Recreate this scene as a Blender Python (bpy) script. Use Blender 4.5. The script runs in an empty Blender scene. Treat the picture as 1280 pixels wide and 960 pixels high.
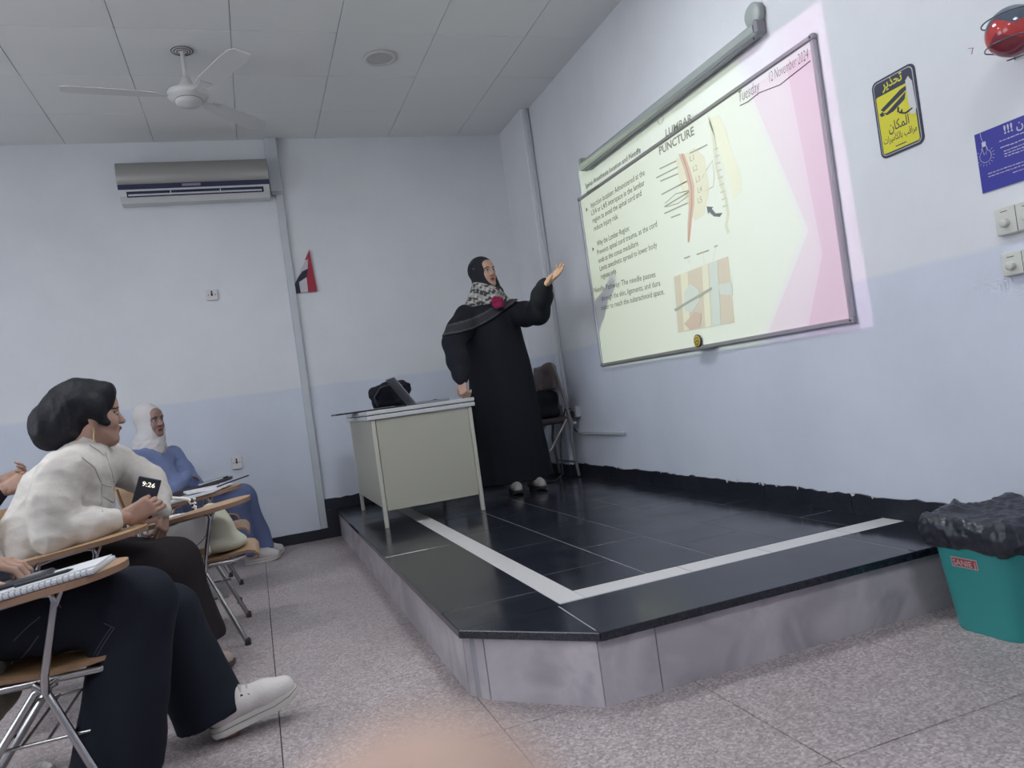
import bpy, math, random
import numpy as np
from mathutils import Vector, Matrix

# ---------------------------------------------------------------- camera, light, exposure
SC = bpy.context.scene
COL = SC.collection
CR = np.array([[0.9374669967834726, -0.31992150731531127, -0.13713445627877777],
               [-0.12664956047914558, 0.05345908260859556, -0.990505939061996],
               [0.32421523525617363, 0.9459346466028965, 0.009598207334569755]])
CC = np.array([-2.4163, -6.279, 0.957]); CF = 953.165
cam = bpy.data.cameras.new('camera'); cam_o = bpy.data.objects.new('camera', cam); COL.objects.link(cam_o)
cam.sensor_fit = 'HORIZONTAL'; cam.sensor_width = 36.0; cam.lens = CF / 1280 * 36.0
cam.clip_start = 0.005; cam.clip_end = 60
cam_o.matrix_world = Matrix(((CR[0][0], -CR[1][0], -CR[2][0], CC[0]), (CR[0][1], -CR[1][1], -CR[2][1], CC[1]),
                             (CR[0][2], -CR[1][2], -CR[2][2], CC[2]), (0, 0, 0, 1)))
cam.dof.use_dof = True; cam.dof.focus_distance = 4.4; cam.dof.aperture_fstop = 7.0
SC.camera = cam_o
SC.view_settings.view_transform = 'Standard'; SC.view_settings.look = 'None'
SC.view_settings.gamma = 1.0; SC.view_settings.use_curve_mapping = False
SC.view_settings.exposure = 1.22
world = bpy.data.worlds.new('world'); SC.world = world; world.use_nodes = True
world.node_tree.nodes['Background'].inputs[0].default_value = (0.86, 0.93, 1.0, 1)
world.node_tree.nodes['Background'].inputs[1].default_value = 3.0
LAMP = 14.0             # radiance of the ceiling lamp diffusers
PROJ_P = (-4.3, -2.2, 2.6)   # projector lens
PROJ_W = 150.0

def ray(px):
    return CR.T @ np.array([(px[0] - 640) / CF, (px[1] - 480) / CF, 1.0])
def hit(px, ax, v):
    d = ray(px); t = (v - CC[ax]) / d[ax]
    return CC + t * d
ZC = 3.214; HP = 0.2237

def V(*a): return Vector(a)
def srgb(r, g, b):
    f = lambda c: (c / 255 / 12.92) if c / 255 <= 0.04045 else ((c / 255 + 0.055) / 1.055) ** 2.4
    return (f(r), f(g), f(b), 1.0)

# ---------------------------------------------------------------- materials
MATS = {}
def mat(name, col, rough=0.6, metal=0.0, noise=0.0, nscale=20.0, bump=0.0, bscale=60.0, spec=0.5, coat=0.0, emit=None, attr=False, sheen=0.0, alpha=None, trans=0.0):
    if name in MATS: return MATS[name]
    m = bpy.data.materials.new(name); m.use_nodes = True; MATS[name] = m
    nt = m.node_tree; b = nt.nodes['Principled BSDF']; L = nt.links.new
    c = col if len(col) == 4 else (*col, 1)
    b.inputs['Base Color'].default_value = c; b.inputs['Roughness'].default_value = rough
    b.inputs['Metallic'].default_value = metal; b.inputs['Specular IOR Level'].default_value = spec
    b.inputs['Coat Weight'].default_value = coat; b.inputs['Sheen Weight'].default_value = sheen
    b.inputs['Transmission Weight'].default_value = trans
    src = None
    if attr:
        a = nt.nodes.new('ShaderNodeAttribute'); a.attribute_name = 'Col'; src = a.outputs['Color']; L(src, b.inputs['Base Color'])
    if noise:
        tc = nt.nodes.new('ShaderNodeTexCoord'); n = nt.nodes.new('ShaderNodeTexNoise'); n.inputs['Scale'].default_value = nscale; n.inputs['Detail'].default_value = 5
        L(tc.outputs['Object'], n.inputs['Vector'])
        mx = nt.nodes.new('ShaderNodeMix'); mx.data_type = 'RGBA'; mx.blend_type = 'MULTIPLY'; mx.inputs[0].default_value = 1
        rp = nt.nodes.new('ShaderNodeMapRange'); rp.inputs[1].default_value = 3.0; rp.inputs[2].default_value = 0.7
        rp.inputs[3].default_value = 1 - noise; rp.inputs[4].default_value = 1 + noise
        L(n.outputs[0], rp.inputs[0])
        if src is not None: L(src, mx.inputs[6])
        else: mx.inputs[6].default_value = c
        L(rp.outputs[0], mx.inputs[7]); L(mx.outputs[2], b.inputs['Base Color'])
    if bump:
        tc = nt.nodes.new('ShaderNodeTexCoord'); n = nt.nodes.new('ShaderNodeTexNoise'); n.inputs['Scale'].default_value = bscale; n.inputs['Detail'].default_value = 4
        bp = nt.nodes.new('ShaderNodeBump'); bp.inputs['Strength'].default_value = bump; bp.inputs['Distance'].default_value = 0.01
        L(tc.outputs['Object'], n.inputs['Vector']); L(n.outputs[0], bp.inputs['Height']); L(bp.outputs[0], b.inputs['Normal'])
    if emit:
        b.inputs['Emission Color'].default_value = (*emit[0][:3], 1); b.inputs['Emission Strength'].default_value = emit[1]
    return m

def node_mat(name):
    m = bpy.data.materials.new(name); m.use_nodes = True; MATS[name] = m
    nt = m.node_tree
    return m, nt, nt.nodes['Principled BSDF'], nt.links.new
def N(nt, t, **kw):
    n = nt.nodes.new('ShaderNode' + t)
    for k, v in kw.items():
        if k.startswith('i'):
            n.inputs[int(k[1:])].default_value = v
        else: setattr(n, k, v)
    return n
def ramp(nt, stops, interp='LINEAR'):
    r = nt.nodes.new('ShaderNodeValToRGB'); cr = r.color_ramp; cr.interpolation = interp
    while len(cr.elements) < len(stops): cr.elements.new(0.5)
    for e, (p, c) in zip(cr.elements, stops):
        e.position = p; e.color = c if len(c) == 4 else (*c, 1)
    return r

def wall_material():
    m, nt, b, L = node_mat('wall_paint')
    g = N(nt, 'NewGeometry'); sx = N(nt, 'SeparateXYZ'); L(g.outputs['Position'], sx.inputs[0])
    n1 = N(nt, 'TexNoise'); n1.inputs['Scale'].default_value = 2.5; L(g.outputs['Position'], n1.inputs['Vector'])
    wob = N(nt, 'Math', operation='MULTIPLY_ADD', i1=0.03, i2=-0.015); L(n1.outputs[0], wob.inputs[0])
    zz = N(nt, 'Math', operation='ADD'); L(sx.outputs[2], zz.inputs[0]); L(wob.outputs[0], zz.inputs[1])
    st = N(nt, 'MapRange', i1=1.205, i2=1.225, i3=0.0, i4=1.0); L(zz.outputs[0], st.inputs[0])
    mx = N(nt, 'Mix', data_type='RGBA'); mx.inputs[6].default_value = (0.57, 0.60, 0.69, 1); mx.inputs[7].default_value = (0.65, 0.66, 0.695, 1)
    L(st.outputs[0], mx.inputs[0])
    n2 = N(nt, 'TexNoise'); n2.inputs['Scale'].default_value = 1.3; n2.inputs['Detail'].default_value = 8; n2.inputs['Roughness'].default_value = 0.65
    L(g.outputs['Position'], n2.inputs['Vector'])
    r2 = N(nt, 'MapRange', i1=0.3, i2=0.7, i3=0.93, i4=1.05); L(n2.outputs[0], r2.inputs[0])
    m2 = N(nt, 'Mix', data_type='RGBA', blend_type='MULTIPLY', i0=1.0); L(mx.outputs[2], m2.inputs[6]); L(r2.outputs[0], m2.inputs[7])
    # scuffs low on the wall
    n3 = N(nt, 'TexNoise'); n3.inputs['Scale'].default_value = 9; n3.inputs['Detail'].default_value = 9; n3.inputs['Roughness'].default_value = 0.75
    L(g.outputs['Position'], n3.inputs['Vector'])
    r3 = N(nt, 'MapRange', i1=0.66, i2=0.74, i3=0.0, i4=0.22); L(n3.outputs[0], r3.inputs[0])
    m3 = N(nt, 'Mix', data_type='RGBA'); m3.inputs[7].default_value = (0.2, 0.2, 0.23, 1); L(r3.outputs[0], m3.inputs[0]); L(m2.outputs[2], m3.inputs[6])
    L(m3.outputs[2], b.inputs['Base Color']); b.inputs['Roughness'].default_value = 0.62; b.inputs['Specular IOR Level'].default_value = 0.3
    bp = N(nt, 'Bump'); bp.inputs['Strength'].default_value = 0.12; bp.inputs['Distance'].default_value = 0.01
    n4 = N(nt, 'TexNoise'); n4.inputs['Scale'].default_value = 14; n4.inputs['Detail'].default_value = 6; L(g.outputs['Position'], n4.inputs['Vector'])
    L(n4.outputs[0], bp.inputs['Height']); L(bp.outputs[0], b.inputs['Normal'])
    return m
def terrazzo_material():
    m, nt, b, L = node_mat('terrazzo')
    g = N(nt, 'NewGeometry')
    v = N(nt, 'TexVoronoi'); v.inputs['Scale'].default_value = 150; L(g.outputs['Position'], v.inputs['Vector'])
    r = ramp(nt, [(0.0, (0.21, 0.175, 0.18)), (0.35, (0.31, 0.265, 0.27)), (0.7, (0.37, 0.32, 0.325)), (1.0, (0.50, 0.445, 0.45))])
    s = N(nt, 'SeparateColor'); L(v.outputs['Color'], s.inputs[0]); L(s.outputs[0], r.inputs[0])
    n = N(nt, 'TexNoise'); n.inputs['Scale'].default_value = 1.6; n.inputs['Detail'].default_value = 7; L(g.outputs['Position'], n.inputs['Vector'])
    r2 = N(nt, 'MapRange', i1=0.3, i2=0.7, i3=0.8, i4=1.12); L(n.outputs[0], r2.inputs[0])
    mm = N(nt, 'Mix', data_type='RGBA', blend_type='MULTIPLY', i0=1.0); L(r.outputs[0], mm.inputs[6]); L(r2.outputs[0], mm.inputs[7])
    L(mm.outputs[2], b.inputs['Base Color'])
    rr = N(nt, 'MapRange', i1=0.3, i2=0.7, i3=0.3, i4=0.5); L(n.outputs[0], rr.inputs[0]); L(rr.outputs[0], b.inputs['Roughness'])
    b.inputs['Specular IOR Level'].default_value = 0.4
    return m
def marble_material():
    m, nt, b, L = node_mat('riser_marble')
    g = N(nt, 'NewGeometry')
    n = N(nt, 'TexNoise'); n.inputs['Scale'].default_value = 3.5; n.inputs['Detail'].default_value = 9; n.inputs['Distortion'].default_value = 1.2; L(g.outputs['Position'], n.inputs['Vector'])
    r = ramp(nt, [(0.3, (0.30, 0.275, 0.30)), (0.48, (0.42, 0.385, 0.42)), (0.6, (0.50, 0.455, 0.495)), (0.75, (0.38, 0.34, 0.385))]); L(n.outputs[0], r.inputs[0])
    L(r.outputs[0], b.inputs['Base Color']); b.inputs['Roughness'].default_value = 0.35
    return m
def granite_material(name, c1, c2, rough):
    m, nt, b, L = node_mat(name)
    g = N(nt, 'NewGeometry')
    n = N(nt, 'TexNoise'); n.inputs['Scale'].default_value = 140; n.inputs['Detail'].default_value = 3; L(g.outputs['Position'], n.inputs['Vector'])
    r = ramp(nt, [(0.4, c1), (0.7, c2)]); L(n.outputs[0], r.inputs[0])
    n2 = N(nt, 'TexNoise'); n2.inputs['Scale'].default_value = 3; n2.inputs['Detail'].default_value = 8; L(g.outputs['Position'], n2.inputs['Vector'])
    L(r.outputs[0], b.inputs['Base Color'])
    rr = N(nt, 'MapRange', i1=0.3, i2=0.75, i3=rough * 0.6, i4=rough * 1.7); L(n2.outputs[0], rr.inputs[0]); L(rr.outputs[0], b.inputs['Roughness'])
    return m
def wood_material(name, c1, c2):
    m, nt, b, L = node_mat(name)
    tc = N(nt, 'TexCoord'); mp = N(nt, 'Mapping'); mp.inputs['Scale'].default_value = (3, 40, 40); L(tc.outputs['Object'], mp.inputs[0])
    n = N(nt, 'TexNoise'); n.inputs['Scale'].default_value = 2; n.inputs['Detail'].default_value = 6; L(mp.outputs[0], n.inputs['Vector'])
    r = ramp(nt, [(0.3, c1), (0.7, c2)]); L(n.outputs[0], r.inputs[0]); L(r.outputs[0], b.inputs['Base Color']); b.inputs['Roughness'].default_value = 0.4
    return m
M_WALL = wall_material(); M_TERR = terrazzo_material(); M_MARB = marble_material()
M_GRAN = granite_material('black_granite', (0.010, 0.011, 0.018), (0.026, 0.029, 0.042), 0.16)
M_BASE = granite_material('baseboard_stone', (0.008, 0.009, 0.016), (0.02, 0.022, 0.034), 0.4)
M_WSTRIP = mat('white_stone_strip', (0.50, 0.485, 0.49), 0.35, noise=0.1, nscale=30)
M_GROUT = mat('grout', (0.14, 0.13, 0.135), 0.8)
M_LGROUT = mat('light_grout', (0.30, 0.30, 0.33), 0.8)
M_CEIL = mat('ceiling_panel_vinyl', (0.70, 0.70, 0.69), 0.6, noise=0.05, nscale=5, bump=0.08, bscale=90)
M_VOID = mat('ceiling_gap', (0.30, 0.30, 0.30), 0.9)
M_WHITE = mat('white_plastic', (0.60, 0.60, 0.60), 0.4)
M_DARK = mat('dark_plastic', (0.016, 0.016, 0.024), 0.45)
M_CHROME = mat('chrome_tube', (0.42, 0.41, 0.42), 0.22, metal=1.0)
M_ALU = mat('aluminium', (0.38, 0.37, 0.41), 0.38, metal=0.75)
M_WOOD = wood_material('plywood', (0.34, 0.20, 0.10), (0.46, 0.29, 0.155))
M_WOODE = mat('ply_edge', (0.20, 0.115, 0.075), 0.6, noise=0.2, nscale=60)
M_BLACKCLOTH = mat('black_cloth', (0.0095, 0.0105, 0.0155), 0.85, noise=0.15, nscale=30, spec=0.2)

# ---------------------------------------------------------------- mesh helpers
class MB:
    def __init__(s): s.v = []; s.f = []; s.m = []; s.sm = []
    def add(s, vs, fs, mi=0, smooth=False):
        o = len(s.v); s.v += [tuple(v) for v in vs]
        for f in fs: s.f.append([i + o for i in f]); s.m.append(mi); s.sm.append(smooth)
        return s
    def box(s, c, d, mi=0, R=None, bev=0.0):
        hx, hy, hz = d[0] / 2, d[1] / 2, d[2] / 2
        if bev <= 0:
            vs = [V(x, y, z) for x in (-hx, hx) for y in (-hy, hy) for z in (-hz, hz)]
            fs = [(0, 1, 3, 2), (4, 6, 7, 5), (0, 4, 5, 1), (2, 3, 7, 6), (0, 2, 6, 4), (1, 5, 7, 3)]
        else:
            e = bev; vs = []; idx = {}
            def P(k, *p): idx[k] = len(vs); vs.append(V(*p))
            for sx in (-1, 1):
                for sy in (-1, 1):
                    for sz in (-1, 1):
                        P((sx, sy, sz, 0), sx * hx, sy * (hy - e), sz * (hz - e)); P((sx, sy, sz, 1), sx * (hx - e), sy * hy, sz * (hz - e)); P((sx, sy, sz, 2), sx * (hx - e), sy * (hy - e), sz * hz)
            fs = []
            I = lambda *k: idx[k]
            for a in (-1, 1):
                q = [I(a, -1, -1, 0), I(a, 1, -1, 0), I(a, 1, 1, 0), I(a, -1, 1, 0)]; fs.append(q if a > 0 else q[::-1])
                q = [I(-1, a, -1, 1), I(-1, a, 1, 1), I(1, a, 1, 1), I(1, a, -1, 1)]; fs.append(q if a > 0 else q[::-1])
                q = [I(-1, -1, a, 2), I(1, -1, a, 2), I(1, 1, a, 2), I(-1, 1, a, 2)]; fs.append(q if a > 0 else q[::-1])
            for a in (-1, 1):
                for b in (-1, 1):
                    q = [I(a, b, -1, 0), I(a, b, 1, 0), I(a, b, 1, 1), I(a, b, -1, 1)]; fs.append(q if a * b < 0 else q[::-1])
                    q = [I(a, -1, b, 0), I(a, 1, b, 0), I(a, 1, b, 2), I(a, -1, b, 2)]; fs.append(q if a * b > 0 else q[::-1])
                    q = [I(-1, a, b, 1), I(1, a, b, 1), I(1, a, b, 2), I(-1, a, b, 2)]; fs.append(q if a * b < 0 else q[::-1])
                    for c3 in (-1, 1):
                        q = [I(a, b, c3, 0), I(a, b, c3, 1), I(a, b, c3, 2)]; fs.append(q if a * b * c3 > 0 else q[::-1])
        if R is not None: vs = [R @ v for v in vs]
        c = V(*c)
        return s.add([v + c for v in vs], fs, mi)
    def tube(s, pts, r, n=10, mi=0, closed=False, caps=True, smooth=True):
        pts = [V(*p) for p in pts]; k = len(pts); rr = r if isinstance(r, (list, tuple)) else [r] * k
        ring = []; up = None
        for i, p in enumerate(pts):
            if closed: t = pts[(i + 1) % k] - pts[i - 1]
            else: t = pts[min(i + 1, k - 1)] - pts[max(i - 1, 0)]
            t.normalize()
            if up is None:
                up = V(0, 0, 1) if abs(t.z) < 0.9 else V(1, 0, 0)
            a = t.cross(up).normalized(); up = a.cross(t).normalized()
            ring.append([p + (a * math.cos(2 * math.pi * j / n) + up * math.sin(2 * math.pi * j / n)) * rr[i] for j in range(n)])
        vs = [v for q in ring for v in q]; fs = []
        for i in range(k if closed else k - 1):
            i2 = (i + 1) % k
            for j in range(n):
                fs.append((i * n + j, i * n + (j + 1) % n, i2 * n + (j + 1) % n, i2 * n + j))
        s.add(vs, fs, mi, smooth)
        if caps and not closed:
            s.add(ring[0], [tuple(range(n))[::-1]], mi); s.add(ring[-1], [tuple(range(n))], mi)
        return s
    def lathe(s, prof, c=(0, 0, 0), n=32, mi=0, R=None, smooth=True):
        vs = []; fs = []; k = len(prof)
        for r, z in prof:
            for j in range(n): vs.append(V(r * math.cos(2 * math.pi * j / n), r * math.sin(2 * math.pi * j / n), z))
        for i in range(k - 1):
            for j in range(n): fs.append((i * n + j, i * n + (j + 1) % n, (i + 1) * n + (j + 1) % n, (i + 1) * n + j))
        if R is not None: vs = [R @ v for v in vs]
        c = V(*c); return s.add([v + c for v in vs], fs, mi, smooth)
    def prism(s, poly, e, mi=0, mi_side=None):
        """poly: list of 3d points (planar), e: extrusion vector"""
        p = [V(*q) for q in poly]; e = V(*e); k = len(p)
        nn = V(0, 0, 0)
        for i in range(k): nn += p[i].cross(p[(i + 1) % k])
        if nn.dot(e) < 0: p = p[::-1]
        s.add(p, [tuple(range(k))[::-1]], mi); s.add([q + e for q in p], [tuple(range(k))], mi)
        s.add(p + [q + e for q in p], [(i, (i + 1) % k, k + (i + 1) % k, k + i) for i in range(k)], mi if mi_side is None else mi_side)
        return s
    def mesh(s, name, mats):
        me = bpy.data.meshes.new(name); me.from_pydata(s.v, [], s.f)
        for m in (mats if isinstance(mats, (list, tuple)) else [mats]): me.materials.append(m)
        me.polygons.foreach_set('material_index', s.m); me.polygons.foreach_set('use_smooth', s.sm); me.update()
        return me
    def build(s, name, mats, parent=None):
        return link(name, s.mesh(name, mats), parent)
def link(name, me, parent=None):
    o = bpy.data.objects.new(name, me); COL.objects.link(o)
    if parent is not None:
        o.parent = parent
        # geometry is given in world space: undo the parent's transform
        o.matrix_parent_inverse = parent.matrix_basis.inverted() if parent.parent is None else (parent.parent.matrix_basis @ parent.matrix_parent_inverse @ parent.matrix_basis).inverted()
    return o
def tag(o, label=None, cat=None, group=None, kind=None):
    if label: o['label'] = label
    if cat: o['category'] = cat
    if group: o['group'] = group
    if kind: o['kind'] = kind
    return o
def thing(name, label, cat, loc=(0, 0, 0), group=None, kind=None):
    o = bpy.data.objects.new(name, None); COL.objects.link(o); o.location = loc; o.empty_display_size = 0.1
    return tag(o, label, cat, group, kind)
def struct(name, mb, m, parent=None):
    o = mb.build(name, m, parent)
    if parent is None: o['kind'] = 'structure'
    return o
def arc(c, r, a0, a1, n, ax=(0, 1)):
    out = []
    for i in range(n + 1):
        a = a0 + (a1 - a0) * i / n; p = list(c); p[ax[0]] += r * math.cos(a); p[ax[1]] += r * math.sin(a); out.append(tuple(p))
    return out
def text_mesh(s, shear=0.0, offset=0.0, extrude=0.0):
    c = bpy.data.curves.new('text', 'FONT'); c.body = s; c.shear = shear; c.offset = offset; c.extrude = extrude; c.resolution_u = 2
    o = bpy.data.objects.new('text', c); COL.objects.link(o); bpy.context.view_layer.update()
    me = bpy.data.meshes.new_from_object(o.evaluated_get(bpy.context.evaluated_depsgraph_get()))
    bpy.data.objects.remove(o); bpy.data.curves.remove(c)
    return me
def text_on(name, s, p0, p1, up, h, m, parent, shear=0.0, offset=0.0, halign=None):
    """text whose baseline runs from p0 to p1 (width fits), cap height about h, standing along up"""
    me = text_mesh(s, shear, offset); n = len(me.vertices); co = np.empty(n * 3); me.vertices.foreach_get('co', co); co = co.reshape(-1, 3)
    p0 = np.array(p0, float); p1 = np.array(p1, float); up = np.array(up, float); d = p1 - p0
    x0, x1 = co[:, 0].min(), co[:, 0].max()
    W = p0 + np.outer((co[:, 0] - x0) / (x1 - x0), d) + np.outer(co[:, 1] / 0.69 * h, up)
    me.vertices.foreach_set('co', W.ravel()); me.materials.clear(); me.materials.append(m); me.update(); me.name = name
    return link(name, me, parent)

# ---------------------------------------------------------------- the room
XL, YR = -6.0, -9.0
fl = struct('floor', MB().box(((XL - .2) / 2, (YR) / 2, -0.06), (-XL + .4, -YR + .4, 0.1)), M_GROUT)
TX, TY = 0.605, 0.64
tile_me = MB().box((0, 0, -0.006), (TX - 0.003, TY - 0.003, 0.012), bev=0.001).mesh('floor_tile', M_TERR)
def place(name, me, loc, parent, rot=None):
    o = bpy.data.objects.new(name, me); COL.objects.link(o); o.parent = parent
    o.matrix_parent_inverse = parent.matrix_basis.inverted(); o.location = loc
    if rot: o.rotation_euler = rot
    return o
for i in range(-6, 6):
    for j in range(-7, 8):
        cx, cy = -2.46 + (i + .5) * TX, -2.87 + (j + .5) * TY
        if cx < XL - .25 or cx > 0.1 or cy > 0.2 or cy < YR: continue
        place('floor_tile', tile_me, (cx, cy, 0), fl)
ce = struct('ceiling', MB().box(((XL) / 2, YR / 2, ZC + 0.07), (-XL + .4, -YR + .4, 0.1)), M_VOID)
CX0, CY0 = -0.456, -0.5627
LIGHTS = [(-1.356, -3.263), (-3.756, -3.263), (-1.356, -6.263), (-3.756, -6.263)]
pan_me = MB().box((0, 0, 0.008), (0.597, 0.597, 0.016), bev=0.0015).mesh('ceiling_panel', M_CEIL)
rnd = random.Random(4)
for i in range(-10, 2):
    for j in range(-1, 15):
        cx, cy = CX0 + (i + .5) * .6, CY0 - (j + .5) * .6
        if cx < XL - .3 or cx > .2 or cy > 0.3 or cy < YR: continue
        if any(abs(cx - a) < .05 and abs(cy - b) < .05 for a, b in LIGHTS): continue
        o = place('ceiling_panel', pan_me, (cx, cy, ZC + rnd.uniform(0, .002)), ce)
        o.rotation_euler = (rnd.uniform(-.004, .004), rnd.uniform(-.003, .003), rnd.uniform(-.002, .002))
T = 0.12
struct('wall_back', MB().box((XL / 2, T / 2, ZC / 2), (-XL + 2 * T, T, ZC + .1)), M_WALL)
struct('wall_right', MB().box((T / 2, YR / 2, ZC / 2), (T, -YR, ZC + .1)), M_WALL)
WINS = [(-1.9, -3.7), (-4.5, -6.3)]; WZ0, WZ1 = 0.95, 2.6
wl = MB(); wl.box((XL - T / 2, YR / 2, WZ0 / 2 - .025), (T, -YR, WZ0 + .05)); wl.box((XL - T / 2, YR / 2, (WZ1 + ZC + .05) / 2), (T, -YR, ZC + .05 - WZ1))
ye = [0] + [q for w_ in WINS for q in w_] + [YR]
for a_, b_ in zip(ye[::2], ye[1::2]): wl.box((XL - T / 2, (a_ + b_) / 2, (WZ0 + WZ1) / 2), (T, a_ - b_, WZ1 - WZ0))
struct('wall_left', wl, M_WALL)
m_, nt0, b0, L0 = node_mat('window_glass'); tr = N(nt0, 'BsdfTransparent'); gl = N(nt0, 'BsdfGlossy'); gl.inputs['Roughness'].default_value = .02; ms = N(nt0, 'MixShader'); ms.inputs[0].default_value = .08
L0(tr.outputs[0], ms.inputs[1]); L0(gl.outputs[0], ms.inputs[2]); L0(ms.outputs[0], nt0.nodes['Material Output'].inputs['Surface'])
for k_, (a_, b_) in enumerate(WINS):
    w_ = thing('window_%d' % (k_ + 1), None, None, (XL, (a_ + b_) / 2, WZ0), kind='structure'); xm = XL - .06; M_WF = mat('window_frame', (.55, .55, .55), .4)
    for yy in (a_ - .025, (a_ + b_) / 2, b_ + .025): MB().box((xm, yy, (WZ0 + WZ1) / 2), (.05, .05, WZ1 - WZ0)).build('frame_post', M_WF, w_)
    for zz in (WZ0 + .025, WZ1 - .025): MB().box((xm, (a_ + b_) / 2, zz), (.045, a_ - b_, .05)).build('frame_rail', M_WF, w_)
    for c_ in (a_ * .75 + b_ * .25, a_ * .25 + b_ * .75): MB().box((xm, c_, (WZ0 + WZ1) / 2), (.004, (a_ - b_) / 2 - .05, WZ1 - WZ0 - .1)).build('pane', m_, w_)
    MB().box((XL + .03, (a_ + b_) / 2, WZ0 - .012), (.14, a_ - b_ + .1, .024)).build('window_sill', M_WF, w_)
    pl = bpy.data.lights.new('daylight_portal', 'AREA'); pl.shape = 'RECTANGLE'; pl.size = a_ - b_; pl.size_y = WZ1 - WZ0; pl.cycles.is_portal = True
    po = bpy.data.objects.new('daylight_portal', pl); COL.objects.link(po); po.location = (XL - .13, (a_ + b_) / 2, (WZ0 + WZ1) / 2); po.rotation_euler = V(1, 0, 0).to_track_quat('-Z', 'Y').to_euler()
struct('wall_rear', MB().box((XL / 2, YR - T / 2, ZC / 2), (-XL + 2 * T, T, ZC + .1)), M_WALL)
PX, PY = -0.066, -0.575
struct('wall_pillar', MB().box((PX / 2 + .01, PY / 2 + .01, ZC / 2), (-PX + .02, -PY + .02, ZC + .02), bev=0.006), M_WALL)

# baseboards: ragged painted-over stone strips, piece by piece
def ragged(p0, p1, z0, h, th, nrm, seed, parent, rag=0.006):
    r = random.Random(seed); p0 = V(*p0); p1 = V(*p1); n = 14; poly = [p0 + V(0, 0, z0), p1 + V(0, 0, z0)]
    ph = r.uniform(0, 6)
    for i in range(n + 1):
        t = 1 - i / n; q = p0.lerp(p1, t)
        poly.append(q + V(0, 0, z0 + h + rag * (math.sin(t * 9 + ph) * .6 + r.uniform(-1, .5)) * (1 if 0 < i < n else .4)))
    MB().prism(poly, V(*nrm) * th).build('stone_strip', M_BASE, parent)
bb = thing('baseboard_right', None, None, (0, 0, 0), kind='structure')
y = PY - .002; k = 0
while y > -4.2:
    y2 = max(y - .6, -4.2); ragged((0, y, 0), (0, y2 + .002, 0), HP, .088, .011, (-1, 0, 0), 20 + k, bb); y = y2; k += 1
ragged((PX, PY, 0), (0, PY, 0), HP, .085, .011, (0, -1, 0), 90, bb); ragged((PX, 0, 0), (PX, PY - .011, 0), HP, .085, .011, (-1, 0, 0), 91, bb)
bb = thing('baseboard_back', None, None, (0, 0, 0), kind='structure')
x = -1.965; k = 0
while x < PX - .02:
    x2 = min(x + .6, PX - .012); ragged((x, 0, 0), (x2 - .002, 0, 0), HP, .088, .012, (0, -1, 0), 40 + k, bb); x = x2; k += 1
ragged((-1.965, 0, 0), (-1.86, 0, 0), 0.08, .145, .014, (0, -1, 0), 60, bb, .004)
x = -1.86; k = 0
while x > XL:
    x2 = max(x - .6, XL); ragged((x2, 0, 0), (x - .002, 0, 0), 0, .082, .012, (0, -1, 0), 70 + k, bb, .002); x = x2; k += 1
for nm, a, b, nr in (('baseboard_left', (XL, 0), (XL, YR), (1, 0, 0)), ('baseboard_rear', (XL, YR), (0, YR), (0, 1, 0))):
    p = thing(nm, None, None, (0, 0, 0), kind='structure'); ragged((*a, 0), (*b, 0), 0, .085, .012, nr, 99, p, .002)
p = thing('baseboard_front', None, None, (0, 0, 0), kind='structure'); ragged((0, -4.22, 0), (0, YR, 0), 0, .085, .011, (-1, 0, 0), 98, p, .002)
# flaking paint along the skirting of the right wall
M_FLAKE = mat('flaked_plaster', (0.56, 0.56, 0.57), 0.8)
fp = bpy.data.objects['baseboard_right']; r = random.Random(7)
for k in range(16):
    yy = -0.9 - r.random() * 3.2; w = r.uniform(.008, .04); h = r.uniform(.006, .022); z = HP + .088 - h * r.uniform(.4, .9)
    pts = [(-.012, yy + w * .5 * r.uniform(.7, 1), z + h), (-.012, yy - w * .5 * r.uniform(.6, 1), z + h * .9), (-.012, yy - w * .25, z + h * .25), (-.012, yy + w * .1, z)]
    MB().prism(pts, (-.0015, 0, 0)).build('paint_flake', M_FLAKE, fp)

# ---------------------------------------------------------------- ceiling lamps (behind and above the camera's view)
M_LED = mat('lamp_diffuser', (0.8, 0.8, 0.8), 0.5, emit=((0.93, 0.97, 1.0), LAMP))
for k, (lx, ly) in enumerate(LIGHTS):
    where = ['above the front of the platform', 'above the middle seats by the projector', 'above the rear aisle beside the plain wall', 'above the rear seats'][k]
    t = thing('ceiling_light', 'square flush ceiling lamp ' + where, 'ceiling light', (lx, ly, ZC), 'square ceiling lamps')
    f = MB()
    for s in (-1, 1):
        f.box((lx + s * .285, ly, ZC + .003), (.026, .596, .02)); f.box((lx, ly + s * .285, ZC + .003), (.544, .026, .02))
    f.box((lx, ly, ZC + .014), (.596, .596, .004))
    f.build('frame', M_WHITE, t); MB().box((lx, ly, ZC + .003), (.544, .544, .008)).build('diffuser', M_LED, t)

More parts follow.
